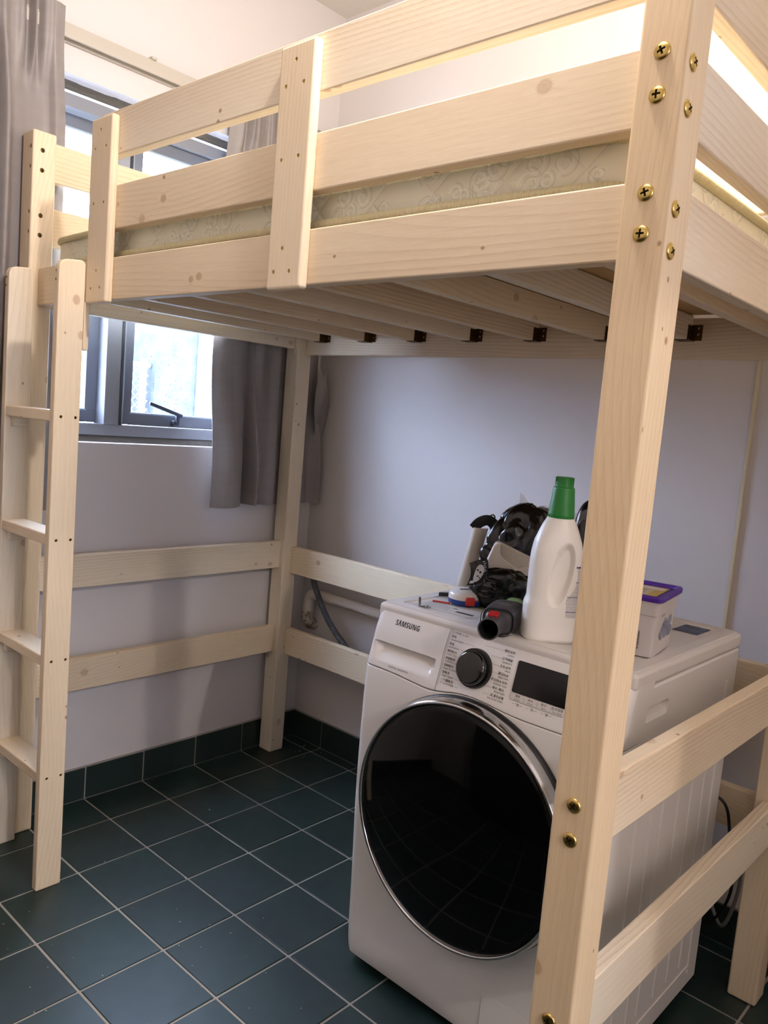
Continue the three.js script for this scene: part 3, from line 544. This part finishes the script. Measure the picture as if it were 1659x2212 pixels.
  const lathe = (pts, seg = 96) => new THREE.LatheGeometry(V2(pts), seg).rotateX(Math.PI / 2);
  const door = part(w, 'door', lathe([[0.0001, 0.800], [0.236, 0.800], [0.238, 0.786], [0.246, 0.780], [0.2495, 0.786], [0.2485, 0.794], [0.244, 0.798]].map(([r, z]) => [r, z])), phys(0x1a1b1d, 0.35), [dx, dy, 0]);
  part(door, 'chrome_ring', lathe([[0.243, 0.796], [0.2475, 0.799], [0.2465, 0.806], [0.2455, 0.816], [0.2435, 0.8235], [0.2400, 0.8265], [0.2365, 0.8250], [0.2355, 0.8205]]), chrome, [dx, dy, 0]);
  const dome = []; for (let k = 0; k <= 16; k++) { const r = 0.2362 * k / 16; dome.push([Math.max(0.0001, r), 0.850 - 0.0265 * Math.pow(r / 0.2362, 2.6)]); } dome.push([0.2368, 0.812]);
  part(door, 'door_glass', lathe(dome.reverse()), blackGloss, [dx, dy, 0]);
  // print and controls; patch: a sheet that follows the panel
  const patch = (x0, x1, y0, y1, lift = 0.0007) => surface((u, v) => { const y = lerp(y0, y1, v); return [lerp(x0, x1, u), y, frontZ(y) + lift]; }, 12, 12);
  const print = (t) => std(0xffffff, 0.5, { map: t, transparent: true });
  const slope = Math.atan2(frontZ(0.745) - frontZ(0.795), 0.05);
  const on = (g, x, y, lift = 0) => { g.rotateX(-slope); return g.translate(x, y, frontZ(y) + lift); };
  const logo = canvasTexture(512, 96, (c) => { c.fillStyle = '#0c0c10'; c.font = 'bold 92px sans-serif'; c.textBaseline = 'alphabetic'; const s = 'SAMSUNG'; c.save(); const full = c.measureText(s).width; c.scale(500 / full, 1.18); let x = 0; for (const ch of s) { if (ch === 'A') { const ww = c.measureText('A').width; c.lineWidth = 13; c.strokeStyle = '#0c0c10'; c.beginPath(); c.moveTo(x + 9, 74); c.lineTo(x + ww / 2, 10); c.lineTo(x + ww - 9, 74); c.stroke(); x += ww; } else { c.fillText(ch, x, 74); x += c.measureText(ch).width; } } c.restore(); });
  part(w, 'brand_lettering', patch(1.112, 1.181, 0.7985, 0.8115), print(logo));
  const inverter = canvasTexture(512, 64, (c) => { c.fillStyle = '#26262a'; c.font = '54px sans-serif'; c.scale(0.98 * 512 / c.measureText('DIGITAL INVERTER').width, 1); c.fillText('DIGITAL INVERTER', 2, 50); });
  part(w, 'small_lettering', patch(1.123, 1.179, 0.7115, 0.7175), print(inverter));
  const labels = canvasTexture(1304, 1000, (c) => {       // 0.163 m x 0.125 m, 8000 px a metre
    c.fillStyle = c.strokeStyle = '#3a3836';
    c.fillRect(30, 20, 5, 960);
    c.lineWidth = 4; c.strokeRect(64, 62, 22, 30); han(c, '熱風清新', 104, 62, 30); c.font = '30px sans-serif'; c.fillText('Air Wash', 250, 90);
    const rows = [['除臭', 'Deodorization'], ['除菌', 'Sanitization'], ['棉質乾衣', 'Cotton Dry'], ['纖維乾衣', 'Synthetics Dry'], ['超節能洗', 'Super Eco Wash'], ['超快洗', 'Super Speed'], ['15分鐘快洗', "15' Quick Wash"]];
    rows.forEach(([a, b], i) => { const y = 120 + i * 118; han(c, a, 62, y, 46); c.font = '40px sans-serif'; c.fillText(b, 62, y + 88); c.lineWidth = 2.5; const lx = 70 + c.measureText(b).width; if (lx < 430) { c.beginPath(); c.moveTo(lx + 14, y + 76); c.lineTo(i ? 430 : 470, y + 76); if (!i) c.lineTo(540, y + 76); c.stroke(); } });
    const right = [['棉質衣物', 'Cotton'], ['合成纖維', 'Synthetics'], ['羊毛衣物', 'Wool'], ['嬰兒內衣', 'Baby Care'], ['戶外防水衣物', 'Outdoor Care'], ['過水+脫水', 'Rinse+Spin'], ['高溫洗衣桶', 'Eco Drum Clean']];
    right.forEach(([a, b], i) => {
      const y = 100 + i * 118, wide = [...a].length * 49, end = 1272; han(c, a, end - wide, y, 46); c.font = '40px sans-serif'; const bw = c.measureText(b).width; c.fillText(b, end - bw, y + 88);
      c.lineWidth = 2.5; c.beginPath(); c.moveTo(end - wide - 12, y + 30); c.lineTo(i ? 880 : 720, y + 30); c.stroke();
    });
  });
  part(w, 'programme_print', patch(1.2535, 1.4165, 0.7085, 0.8275), print(labels));
  const knob = part(w, 'knob', on(new THREE.CylinderGeometry(0.0385, 0.0395, 0.008, 56).rotateX(Math.PI / 2), 1.3345, 0.7665, 0.004), blackPlastic);
  part(knob, 'knob_cap', on(lathe([[0.0001, 0.0165], [0.0280, 0.0160], [0.0318, 0.0140], [0.0330, 0.0100], [0.0340, 0.004], [0.0340, 0]].reverse(), 64), 1.3345, 0.7665, 0.006), phys(0x0a0a0b, 0.16, { clearcoat: 0.6 }));
  const roundRect = (x0, x1, y0, y1, r, d) => { const s = new THREE.Shape(); rr(s, x0, x1, y0, y1, r); return plain(new THREE.ExtrudeGeometry(s, { depth: d, bevelEnabled: true, bevelSize: 0.0005, bevelThickness: 0.0005, bevelSegments: 2, bevelOffset: -0.0005, curveSegments: 8 })); };
  part(w, 'display', on(roundRect(-0.0575, 0.0575, -0.0285, 0.0315, 0.004, 0.0012), 1.4830, 0.7745, 0), phys(0x0c0c0d, 0.12));
  const keys = canvasTexture(1024, 120, (c) => { c.fillStyle = '#d9d2cc'; c.fillRect(0, 0, 1024, 120); c.fillStyle = c.strokeStyle = '#39363a'; [['溫度', 'Temp'], ['過水', 'Rinse'], ['脫水', 'Spin'], ['乾衣程度', 'Dry Level']].forEach(([a, b], i) => { const x = 128 + i * 256, n = [...a].length; han(c, a, x - n * 27, 8, 50); c.font = '44px sans-serif'; c.fillText(b, x - c.measureText(b).width / 2, 106); if (i) c.fillRect(i * 256, 14, 4, 90); }); });
  const strip = part(w, 'display_keys', on(roundRect(-0.0575, 0.0575, -0.0065, 0.0065, 0.002, 0.0012), 1.4830, 0.7395, 0.0002), phys(0xd9d2cc, 0.3));
  part(strip, 'key_print', on(new THREE.PlaneGeometry(0.113, 0.0122), 1.4830, 0.7395, 0.0024), std(0xffffff, 0.4, { map: keys }));
  const marks = canvasTexture(1024, 96, (c) => { c.strokeStyle = c.fillStyle = '#4a4747'; c.lineWidth = 5; for (const x of [130, 420, 710]) { c.beginPath(); c.moveTo(x - 90, 40); c.lineTo(x - 70, 56); c.lineTo(x - 52, 56); c.stroke(); c.beginPath(); c.arc(x - 28, 34, 6, 0, 7); c.fill(); c.strokeRect(x, 30, 36, 44); c.strokeRect(x + 10, 44, 16, 16); c.beginPath(); c.moveTo(x + 64, 56); c.lineTo(x + 84, 56); c.lineTo(x + 102, 40); c.stroke(); } });
  part(w, 'symbol_print', patch(1.428, 1.538, 0.7235, 0.7315), print(marks));
  // filter flap low on the front
  const flap = new THREE.Shape(); rr(flap, -0.068, 0.068, -0.05, 0.05, 0.008);
  part(w, 'filter_flap', plain(new THREE.ExtrudeGeometry(flap, { depth: 0.0016, bevelEnabled: true, bevelSize: 0.0008, bevelThickness: 0.0006, bevelSegments: 2, bevelOffset: -0.0008 })).translate(1.498, 0.09, 0.7695), whiteEnamel);
  // stickers on the top
  const sticker = canvasTexture(512, 384, (c) => { c.fillStyle = '#d9d6d0'; c.fillRect(0, 0, 512, 384); c.fillStyle = '#7aa06a'; c.fillRect(300, 20, 190, 90); c.fillStyle = '#b0443a'; c.fillRect(60, 60, 150, 14); c.fillRect(200, 150, 120, 12); c.fillStyle = '#8a8c94'; for (let i = 0; i < 9; i++) c.fillRect(30, 180 + i * 20, 120 + rnd() * 240, 7); c.fillStyle = '#2c2c38'; c.fillRect(330, 300, 150, 34); c.fillRect(260, 250, 40, 16); });
  part(w, 'energy_sticker', new THREE.PlaneGeometry(0.15, 0.13).rotateX(-Math.PI / 2).rotateY(0.05), std(0xffffff, 0.5, { map: sticker }), [1.180, 0.8377, 0.625]);
  const navy = canvasTexture(256, 200, (c) => { c.fillStyle = '#39435a'; c.fillRect(0, 0, 256, 200); c.fillStyle = '#4d5872'; c.fillRect(0, 80, 256, 60); c.fillStyle = '#2a3142'; c.fillRect(20, 20, 90, 40); c.fillStyle = '#6b7488'; c.fillRect(170, 20, 60, 30); });
  part(w, 'rating_sticker', new THREE.PlaneGeometry(0.056, 0.080).rotateX(-Math.PI / 2), std(0xffffff, 0.45, { map: navy }), [1.574, 0.8377, 0.308]);
}

// ---------------------------------------------------------------- things on the washing machine
const FACE = 0.7297, TOP = 0.8375;                        // FACE turns a thing's +z towards the doorway
{
  // detergent bottle: a lofted rounded body, a dished grip, a green stepped cap
  const b = thing('detergent_bottle', 'tall white detergent bottle with a green stepped cap on the washing machine', 'bottle', [1.436, TOP, 0.678], FACE);
  const hw = curve1([0, 0.006, 0.03, 0.066, 0.072, 0.082, 0.0926, 0.159, 0.192, 0.197, 0.222, 0.238, 0.246], [0.048, 0.0525, 0.053, 0.053, 0.0526, 0.0492, 0.0488, 0.0485, 0.0445, 0.0428, 0.034, 0.0255, 0.0235]);
  const hd = curve1([0, 0.006, 0.03, 0.159, 0.197, 0.238, 0.246], [0.030, 0.035, 0.0355, 0.0345, 0.031, 0.0235, 0.0225]);
  const bodyShape = surface((u, v) => {
    const y = v * 0.246, a = u * Math.PI * 2, e = lerp(0.62, 1, smooth(y, 0.17, 0.236)), s = (t) => Math.sign(t) * Math.pow(Math.abs(t), e);
    let x = hw(y) * s(Math.cos(a)), z = hd(y) * s(Math.sin(a));
    const d = Math.hypot((x - 0.006 - (y - 0.132) * 0.16) / 0.0205, (y - 0.132) / 0.062), cutIn = (1 - smooth(d, 0.74, 1.02));
    if (z > 0) z -= 0.013 * cutIn;
    if (z < 0) z += 0.013 * cutIn;
    return [x, y, z];
  }, 180, 130, true);
  local(b, 'body', bodyShape, phys(0xf1ece4, 0.38));
  local(b, 'base', new THREE.CylinderGeometry(0.028, 0.028, 0.002, 32).scale(1.7, 1, 1.05), phys(0xf1ece4, 0.38), [0, 0.001, 0]);
  const green = phys(0x1d7a2c, 0.42), lath = (pts) => new THREE.LatheGeometry(pts.map((p) => new THREE.Vector2(...p)), 56);
  const cap = local(b, 'cap', lath([[0.0225, 0.238], [0.0252, 0.2382], [0.0250, 0.246], [0.0205, 0.292], [0.0200, 0.2955], [0.0185, 0.297], [0.0001, 0.297]]), green);
  const flutes = []; for (let i = 0; i < 40; i++) { const a = i / 40 * Math.PI * 2; flutes.push(new THREE.CylinderGeometry(0.0006, 0.0006, 0.017, 5).translate(0.0170 * Math.cos(a), 0.3065, 0.0170 * Math.sin(a))); }
  local(cap, 'cap_top', merge([lath([[0.0175, 0.296], [0.0166, 0.3145], [0.0155, 0.3158], [0.0001, 0.3160]]), ...flutes]), green);
  const info = canvasTexture(512, 896, (c) => {
    c.fillStyle = '#5a5680';
    for (let i = 0; i < 44; i++) { const y = 40 + i * 18.5, left = 150 + 110 * Math.sin(i * 0.11 + 0.4) - i * 3.4; if (i % 13 === 12) { c.fillStyle = '#2f2c5c'; c.fillRect(Math.max(20, left - 30), y, 480 - left, 11); c.fillStyle = '#5a5680'; continue; } for (let x = Math.max(24, left); x < 470;) { const ww = 6 + rnd() * 24; c.globalAlpha = 0.8; c.fillRect(x, y, Math.min(ww, 470 - x), 7); c.globalAlpha = 1; x += ww + 6; } }
    c.fillStyle = '#2f2c5c'; c.beginPath(); c.arc(180, 24, 16, 0, 7); c.fill(); c.fillRect(206, 12, 260, 24);
  });
  local(b, 'label', surface((u, v) => { const y = lerp(0.046, 0.152, v), a = lerp(0.45, 0.06, u) * Math.PI, e = 0.62, s = (t) => Math.sign(t) * Math.pow(Math.abs(t), e); return [hw(y) * s(Math.cos(a)) * 1.012, y, hd(y) * s(Math.sin(a)) * 1.016]; }, 30, 24), std(0xffffff, 0.5, { map: info, transparent: true }), [0, 0, 0], 'printed purple instructions');
}
{
  // vacuum cleaner nozzle: a round tube that widens into a flat body, lying with its mouth over the front edge
  const n = thing('vacuum_nozzle', 'dark grey vacuum cleaner nozzle with a red button, mouth over the washer front edge', 'vacuum nozzle', [1.361, 0.8375, 0.742], 0.36);
  const sec = curve1([0, 0.045, 0.058, 0.075, 0.16, 0.185], [0.0205, 0.0205, 0.022, 0.031, 0.034, 0.030]), hgt = curve1([0, 0.045, 0.058, 0.075, 0.16, 0.185], [0.0205, 0.0205, 0.0215, 0.0255, 0.0255, 0.021]), ex = curve1([0, 0.05, 0.075, 0.185], [1, 1, 0.6, 0.55]);
  const outer = surface((u, v) => { const t = v * 0.185, a = u * Math.PI * 2, e = ex(t), s = (q) => Math.sign(q) * Math.pow(Math.abs(q), e); return [sec(t) * s(Math.cos(a)), 0.0262 + hgt(t) * s(Math.sin(a)), 0.078 - t]; }, 72, 70, true);
  const inner = surface((u, v) => { const t = v * 0.10, a = -u * Math.PI * 2; return [0.0182 * Math.cos(a), 0.0262 + 0.0182 * Math.sin(a), 0.078 - t]; }, 48, 6, true);
  const lipRing = surface((u, v) => { const a = u * Math.PI * 2, r = lerp(0.0205, 0.0182, v); return [r * Math.cos(a), 0.0262 + r * Math.sin(a), 0.0785 + 0.0008 * Math.sin(v * Math.PI)]; }, 48, 4, true);
  local(n, 'body', merge([outer, lipRing]), greyPlastic);
  local(n, 'mouth', merge([inner, new THREE.CircleGeometry(0.0182, 32).translate(0, 0.0262, -0.02)]), phys(0x0a0a0a, 0.7));
  local(n, 'release_button', rbox(0.020, 0.008, 0.020, 0.003).rotateX(0.18), phys(0xa3161c, 0.35), [0.000, 0.0482, 0.045], 'red button');
  local(n, 'catch', new THREE.SphereGeometry(0.011, 24, 12).scale(1.2, 0.3, 0.8), phys(0x57555a, 0.4), [0.002, 0.0518, -0.040]);
  local(n, 'collar', surface((u, v) => { const t = 0.066 + 0.008 * v, a = u * Math.PI * 2, e = 0.62, s = (q) => Math.sign(q) * Math.pow(Math.abs(q), e), k = 1.05; return [sec(0.078) * k * s(Math.cos(a)), 0.0262 + hgt(0.076) * k * s(Math.sin(a)), 0.078 - t]; }, 72, 4, true), phys(0x2b2a2d, 0.4));
}
{
  // tape measure: a round case, white above and blue below
  const t = thing('tape_measure', 'round tape measure, white above and blue below, with a red button', 'tape measure', [1.168, TOP, 0.585], FACE);
  const lath = (pts) => new THREE.LatheGeometry(pts.map((p) => new THREE.Vector2(...p)), 56);
  local(t, 'lower_case', lath([[0.0001, 0], [0.034, 0], [0.0385, 0.003], [0.0395, 0.014]]), phys(0x1c3a86, 0.3));
  local(t, 'upper_case', lath([[0.0395, 0.014], [0.0390, 0.022], [0.036, 0.0285], [0.028, 0.0325], [0.012, 0.034], [0.0001, 0.034]]), phys(0xded8d2, 0.28));
  local(t, 'lock_button', rbox(0.020, 0.018, 0.012, 0.002), phys(0xc22a1c, 0.35), [0.006, 0.0145, 0.040]);
  local(t, 'band', new THREE.TorusGeometry(0.0385, 0.0016, 6, 40, 1.6).rotateX(Math.PI / 2).rotateY(-0.1), phys(0x9c1f1a, 0.4), [0, 0.0155, 0]);
  local(t, 'belt_clip', merge([rbox(0.006, 0.030, 0.018, 0.0015).translate(0.040, 0.015, 0.004), rbox(0.004, 0.024, 0.022, 0.001).translate(0.0445, 0.017, 0.004)]), phys(0xb9b6b4, 0.3, { metalness: 0.5 }));
  local(t, 'badge', merge([rbox(0.020, 0.002, 0.007, 0.0008).rotateY(0.3).translate(-0.006, 0.0345, 0.004), rbox(0.014, 0.002, 0.005, 0.0008).rotateY(-0.4).translate(0.010, 0.0340, 0.004)]), phys(0x8d8b8f, 0.25, { metalness: 0.7 }));
}
// a crumpled sack: a closed sphere pushed about by folded noise
function sack(rx, ry, rz, s, folds = 0.22, n = 110) {
  return surface((u, v) => {
    const a = u * Math.PI * 2, b = (v - 0.5) * Math.PI, c = [Math.cos(b) * Math.cos(a), Math.sin(b), Math.cos(b) * Math.sin(a)];
    const k = (f, q) => Math.abs(noise3(c[0] * f + 9, c[1] * f + 9, c[2] * f + 9, q) - 0.5) * 2;
    const m = 1 + folds * (k(1.5, s) - 0.4) - folds * 0.35 * Math.pow(1 - k(2.6, s + 1), 4) + folds * 0.06 * (k(6.5, s + 2) - 0.5);
    return [c[0] * rx * m, Math.max(-ry * 0.72, c[1] * ry * m), c[2] * rz * m];
  }, n, n >> 1, true);
}
{
  const film = phys(0x050506, 0.22);
  const big = thing('black_bag', 'big crumpled black plastic bag standing behind the white detergent bottle', 'plastic bag', [1.215, TOP, 0.395], FACE);
  const up = sack(0.112, 0.135, 0.06, 81, 0.30); up.applyMatrix4(new THREE.Matrix4().makeShear(0, 0, 0.1, 0, 0, 0));
  local(big, 'bag', up, film, [-0.012, 0.0972, 0]);
  local(big, 'bag_side', sack(0.072, 0.150, 0.05, 95, 0.12), film, [0.150, 0.1081, -0.012]);
  local(big, 'knot', sack(0.016, 0.018, 0.014, 87, 0.4, 40), film, [-0.020, 0.214, 0]);
  const low = thing('black_bag', 'small glossy black plastic bag with white print lying in front of the folded cloth', 'plastic bag', [1.232, TOP, 0.548], FACE);
  local(low, 'bag', sack(0.074, 0.055, 0.036, 83, 0.26), film, [0.006, 0.0396, 0]);
  const graphic = canvasTexture(256, 320, (c) => { c.fillStyle = '#16181e'; c.fillRect(0, 0, 256, 320); c.fillStyle = '#d9d9de'; c.beginPath(); c.ellipse(120, 170, 72, 110, 0.3, 0, 7); c.fill(); c.fillStyle = '#16181e'; for (const [x, y, r] of [[100, 120, 18], [140, 160, 22], [105, 200, 16], [138, 230, 14]]) { c.beginPath(); c.ellipse(x, y, r, r * 0.6, 0.5, 0, 7); c.fill(); } c.fillStyle = '#d9d9de'; for (let i = 0; i < 6; i++) c.fillRect(188 + (i % 2) * 10, 30 + i * 26, 30, 10); c.fillRect(20, 250, 60, 40); });
  local(low, 'printed_corner', surface((u, v) => [-0.078 + 0.040 * u + 0.006 * Math.sin(v * 3), 0.050 + 0.052 * v + 0.010 * u, 0.022 + 0.010 * Math.sin(u * 4 + v * 2)], 16, 16), phys(0xffffff, 0.3, { map: graphic, side: THREE.DoubleSide }), [0, 0, 0], 'corner with a white print');
  // folded white cloth
  const pad = thing('folded_cloth', 'folded off-white padded cloth tucked between the two black bags', 'cloth', [1.218, TOP, 0.515], FACE);
  const sheet = (pts, depth, z) => { const f = new THREE.Shape(); f.moveTo(...pts[0]); for (const p of pts.slice(1)) p.length === 2 ? f.lineTo(...p) : f.quadraticCurveTo(...p); return plain(new THREE.ExtrudeGeometry(f, { depth, bevelEnabled: true, bevelSize: 0.003, bevelThickness: 0.004, bevelSegments: 3, curveSegments: 10, bevelOffset: -0.001 })).translate(0.002, 0.078, z); };
  const padM = std(0xd3ccc2, 0.9, { bumpMap: wallBump, bumpScale: 0.002 });
  local(pad, 'front_layer', sheet([[-0.054, 0], [-0.036, 0.052], [-0.031, 0.066, -0.022, 0.064], [-0.0215, 0.046], [-0.020, 0.036, -0.006, 0.028], [0.022, 0.010], [0.040, 0.017], [0.062, 0.012], [0.062, 0]], 0.009, 0.012), padM);
  local(pad, 'back_layer', sheet([[-0.040, 0], [-0.030, 0.058], [-0.027, 0.068, -0.016, 0.064], [0.064, 0.032], [0.064, 0]], 0.010, -0.006), std(0xbfb7ab, 0.9, { bumpMap: wallBump, bumpScale: 0.002 }));
  local(pad, 'underlay', sack(0.05, 0.06, 0.022, 99, 0.12, 50), padM, [0.004, 0.0432, 0.002]);
}
{
  // dustpan: a half-round cream blade standing on end with a black curved handle
  const t = thing('hand_shovel', 'half-round cream plastic scoop with a curved black handle propped on the washer corner', 'scoop', [1.062, TOP, 0.392], FACE);
  const blade = surface((u, v) => { const a = lerp(-0.15, Math.PI + 0.15, u), r = 0.0185 + 0.001 * v; return [-0.034 + 0.028 * v - r * Math.cos(a), v * 0.150, 0.004 + r * 0.8 * Math.sin(a)]; }, 30, 20);
  const bladeIn = surface((u, v) => { const a = lerp(Math.PI + 0.15, -0.15, u), r = 0.0170 + 0.001 * v; return [-0.034 + 0.028 * v - r * Math.cos(a), v * 0.150, 0.003 + r * 0.8 * Math.sin(a)]; }, 30, 20);
  local(t, 'scoop', merge([blade, bladeIn]), phys(0xcfc4b4, 0.45, { side: THREE.DoubleSide }));
  const path = new THREE.CatmullRomCurve3([[-0.024, 0.146, 0.006], [-0.010, 0.163, 0.006], [0.010, 0.170, 0.004], [0.027, 0.159, 0.002], [0.037, 0.130, 0.0], [0.033, 0.090, -0.002], [0.022, 0.050, -0.004]].map((p) => new THREE.Vector3(...p)));
  const cs = new THREE.Shape(); cs.moveTo(-0.003, -0.013); cs.lineTo(0.003, -0.013); cs.lineTo(0.003, 0.013); cs.lineTo(-0.003, 0.013);
  local(t, 'handle', plain(new THREE.ExtrudeGeometry(cs, { steps: 40, extrudePath: path })), phys(0x1b191a, 0.4));
  local(t, 'hanging_loop', new THREE.TorusGeometry(0.006, 0.0018, 8, 20), phys(0x1b191a, 0.4), [0.021, 0.178, 0.002]);
}
{
  const g = thing('green_pouch', 'small pale green glossy pouch wedged between the nozzle and the bottle', 'pouch', [1.302, TOP, 0.592], FACE);
  local(g, 'pouch', sack(0.026, 0.026, 0.018, 91, 0.14, 60), phys(0x86b07a, 0.3, { clearcoat: 0.4 }), [0, 0.0187, 0]);
  const c = thing('clear_wrap', 'crinkled clear plastic wrap sticking up behind the green bottle cap', 'plastic wrap', [1.285, TOP, 0.435], FACE);
  local(c, 'sheet', surface((u, v) => [-0.062 + 0.160 * u - 0.01 * v, 0.155 + (0.070 - 0.022 * u + 0.030 * noise2(u * 5, 3, 96)) * v, -0.085 + 0.030 * (noise2(u * 5, v * 4, 97) - 0.5) + 0.02 * v], 30, 20), phys(0xf4efe9, 0.15, { transmission: 0.88, thickness: 0, side: THREE.DoubleSide }));
  const k = thing('green_bottle', 'slim green bottle almost hidden behind the white detergent bottle', 'bottle', [1.498, TOP, 0.612], FACE);
  const lath = (pts) => new THREE.LatheGeometry(pts.map((p) => new THREE.Vector2(...p)), 36);
  local(k, 'body', lath([[0.0001, 0], [0.018, 0], [0.0205, 0.003], [0.0205, 0.07], [0.012, 0.085], [0.010, 0.09]]), phys(0x4c7a36, 0.25, { transmission: 0.3, thickness: 0.03 }));
  local(k, 'cap', lath([[0.010, 0.088], [0.0115, 0.089], [0.0115, 0.104], [0.0001, 0.105]]), phys(0x1c4a20, 0.4));
  // a metal key with a ring, a red pencil, a black strap
  const m = thing('metal_clip', 'small steel clip with a ring standing on the front left of the washer top', 'clip', [1.142, TOP, 0.703], FACE);
  const steel = std(0x9c9ca2, 0.25, { metalness: 0.9 });
  local(m, 'tab', rbox(0.005, 0.022, 0.009, 0.001).rotateZ(0.06), steel, [-0.008, 0.011, 0]);
  local(m, 'ring', new THREE.TorusGeometry(0.0065, 0.0016, 8, 24).rotateX(Math.PI / 2), steel, [0.003, 0.0016, 0]); local(m, 'ring', new THREE.TorusGeometry(0.005, 0.0014, 8, 24).rotateX(Math.PI / 2 + 0.12), steel, [0.011, 0.0022, -0.002]);
  const r = thing('red_pencil', 'thin red pencil lying on the sticker left of the tape measure', 'pencil', [1.135, TOP, 0.630], 0.42);
  local(r, 'barrel', new THREE.CylinderGeometry(0.0022, 0.0022, 0.040, 6).rotateZ(Math.PI / 2), phys(0xb3392c, 0.4), [0, 0.0022, 0]); local(r, 'tip', new THREE.ConeGeometry(0.0022, 0.009, 6).rotateZ(-Math.PI / 2), std(0xd8b98c, 0.7), [0.0245, 0.0022, 0]);
  const s = thing('black_strap', 'short black flat strap poking out left of the tape measure', 'strap', [1.108, TOP, 0.560], 0.55);
  local(s, 'strap', surface((u, v) => { const a = v * Math.PI * 2; return [lerp(-0.028, 0.030, u), 0.0045 + 0.004 * Math.sin(a) + 0.004 * u, 0.008 * Math.cos(a)]; }, 20, 20), phys(0x141414, 0.5));
}
{
  // tub of laundry capsules: tapered white box, purple rimmed lid
  const t = thing('capsule_tub', 'white plastic tub with a purple lid at the right side of the washer top', 'tub', [1.574, TOP, 0.566], 0.16);
  const side = (hx, hz, e = 0.22) => (a) => { const s = (q) => Math.sign(q) * Math.pow(Math.abs(q), e); return [hx * s(Math.cos(a)), hz * s(Math.sin(a))]; };
  const lofted = (rows, e) => surface((u, v) => { const f = v * (rows.length - 1), i = Math.min(rows.length - 2, Math.floor(f)), k = f - i, A = rows[i], B = rows[i + 1], p = side(lerp(A[0], B[0], k), lerp(A[1], B[1], k), e)(u * Math.PI * 2); return [p[0], lerp(A[2], B[2], k), p[1]]; }, 96, (rows.length - 1) * 3, true);
  const body = local(t, 'body', merge([lofted([[0.0375, 0.067, 0.001], [0.0395, 0.069, 0.003], [0.0425, 0.0735, 0.080], [0.0428, 0.074, 0.0805], [0.0445, 0.0765, 0.0815], [0.046, 0.0785, 0.104], [0.047, 0.080, 0.1055], [0.047, 0.080, 0.108]], 0.16), rbox(0.068, 0.003, 0.122, 0.001).translate(0, 0.003, 0)]), phys(0xd9d3d0, 0.35));
  const text = canvasTexture(256, 512, (c) => { c.fillStyle = '#4a4554'; for (let i = 0; i < 4; i++) for (let y = 20; y < 490;) { const l = 8 + rnd() * 26; c.fillRect(40 + i * 34, y, 16, Math.min(l, 490 - y)); y += l + 7; } });
  local(body, 'front_print', new THREE.PlaneGeometry(0.034, 0.066).rotateX(-0.09), std(0xffffff, 0.5, { map: text, transparent: true }), [0.010, 0.045, 0.0722]);
  const wave = canvasTexture(512, 512, (c) => { c.fillStyle = '#55506a'; for (let i = 0; i < 3; i++) c.fillRect(70 + i * 40, 30, 12, 70); const g = ['#8d93ad', '#a7abc2', '#7e86a6']; for (let i = 0; i < 9; i++) { c.fillStyle = g[i % 3]; c.beginPath(); c.ellipse(140 + i * 34, 330 - (i % 4) * 46, 74, 40 + (i % 3) * 16, 0.7, 0, 7); c.globalAlpha = 0.55; c.fill(); } c.globalAlpha = 1; });
  local(body, 'side_print', new THREE.PlaneGeometry(0.125, 0.088).rotateY(Math.PI / 2).rotateZ(-0.06), std(0xffffff, 0.5, { map: wave, transparent: true }), [0.0418, 0.050, 0]);
  const lid = local(t, 'lid', lofted([[0.047, 0.080, 0.107], [0.0500, 0.084, 0.1085], [0.0505, 0.0845, 0.116], [0.049, 0.083, 0.1185], [0.042, 0.075, 0.1185], [0.040, 0.073, 0.1165], [0.0385, 0.072, 0.112], [0.001, 0.001, 0.112]], 0.16), phys(0x51289a, 0.4));
  const pict = canvasTexture(256, 384, (c) => { c.fillStyle = '#c8a648'; c.fillRect(0, 0, 256, 384); c.fillStyle = '#e0dad2'; c.fillRect(20, 20, 216, 90); c.fillStyle = '#cdbfa4'; c.fillRect(20, 130, 160, 230); c.fillStyle = '#5b4630'; for (let i = 0; i < 7; i++) c.fillRect(36 + (i % 2) * 30, 150 + i * 28, 60 + rnd() * 50, 10); c.fillStyle = '#b07aa0'; c.fillRect(60, 230, 60, 40); });
  local(lid, 'lid_print', new THREE.PlaneGeometry(0.066, 0.120).rotateX(-Math.PI / 2), std(0xffffff, 0.45, { map: pict }), [-0.004, 0.1128, -0.002]);
}

// ---------------------------------------------------------------- wood crumbs on the floor
{
  const list = [];
  const put = (x, z, s) => list.push(new THREE.BoxGeometry(s * span(0.8, 2.4), s * 0.5, s * span(0.6, 1)).rotateY(rnd() * 6).translate(x, 0.0009 + s * 0.25, z));
  for (let i = 0; i < 60; i++) put(span(0.3, 1.4), span(0.8, 1.75), span(0.0008, 0.0017));
  for (let i = 0; i < 16; i++) put(span(0.15, 0.7), span(1.1, 1.5), span(0.0008, 0.0016));
  for (let i = 0; i < 8; i++) put(span(0.09, 0.2), span(0.03, 0.12), span(0.001, 0.0025));
  for (const [x, z] of [[0.30, 0.60], [0.56, 0.86]]) put(x, z, 0.0028);
  tag(part(scene, 'wood_crumbs', merge(list), std(0xd9d2c4, 0.9)), 'scattered pale wood crumbs on the dark floor tiles', 'crumbs', null, 'stuff');
}

renderer.render(scene, camera);
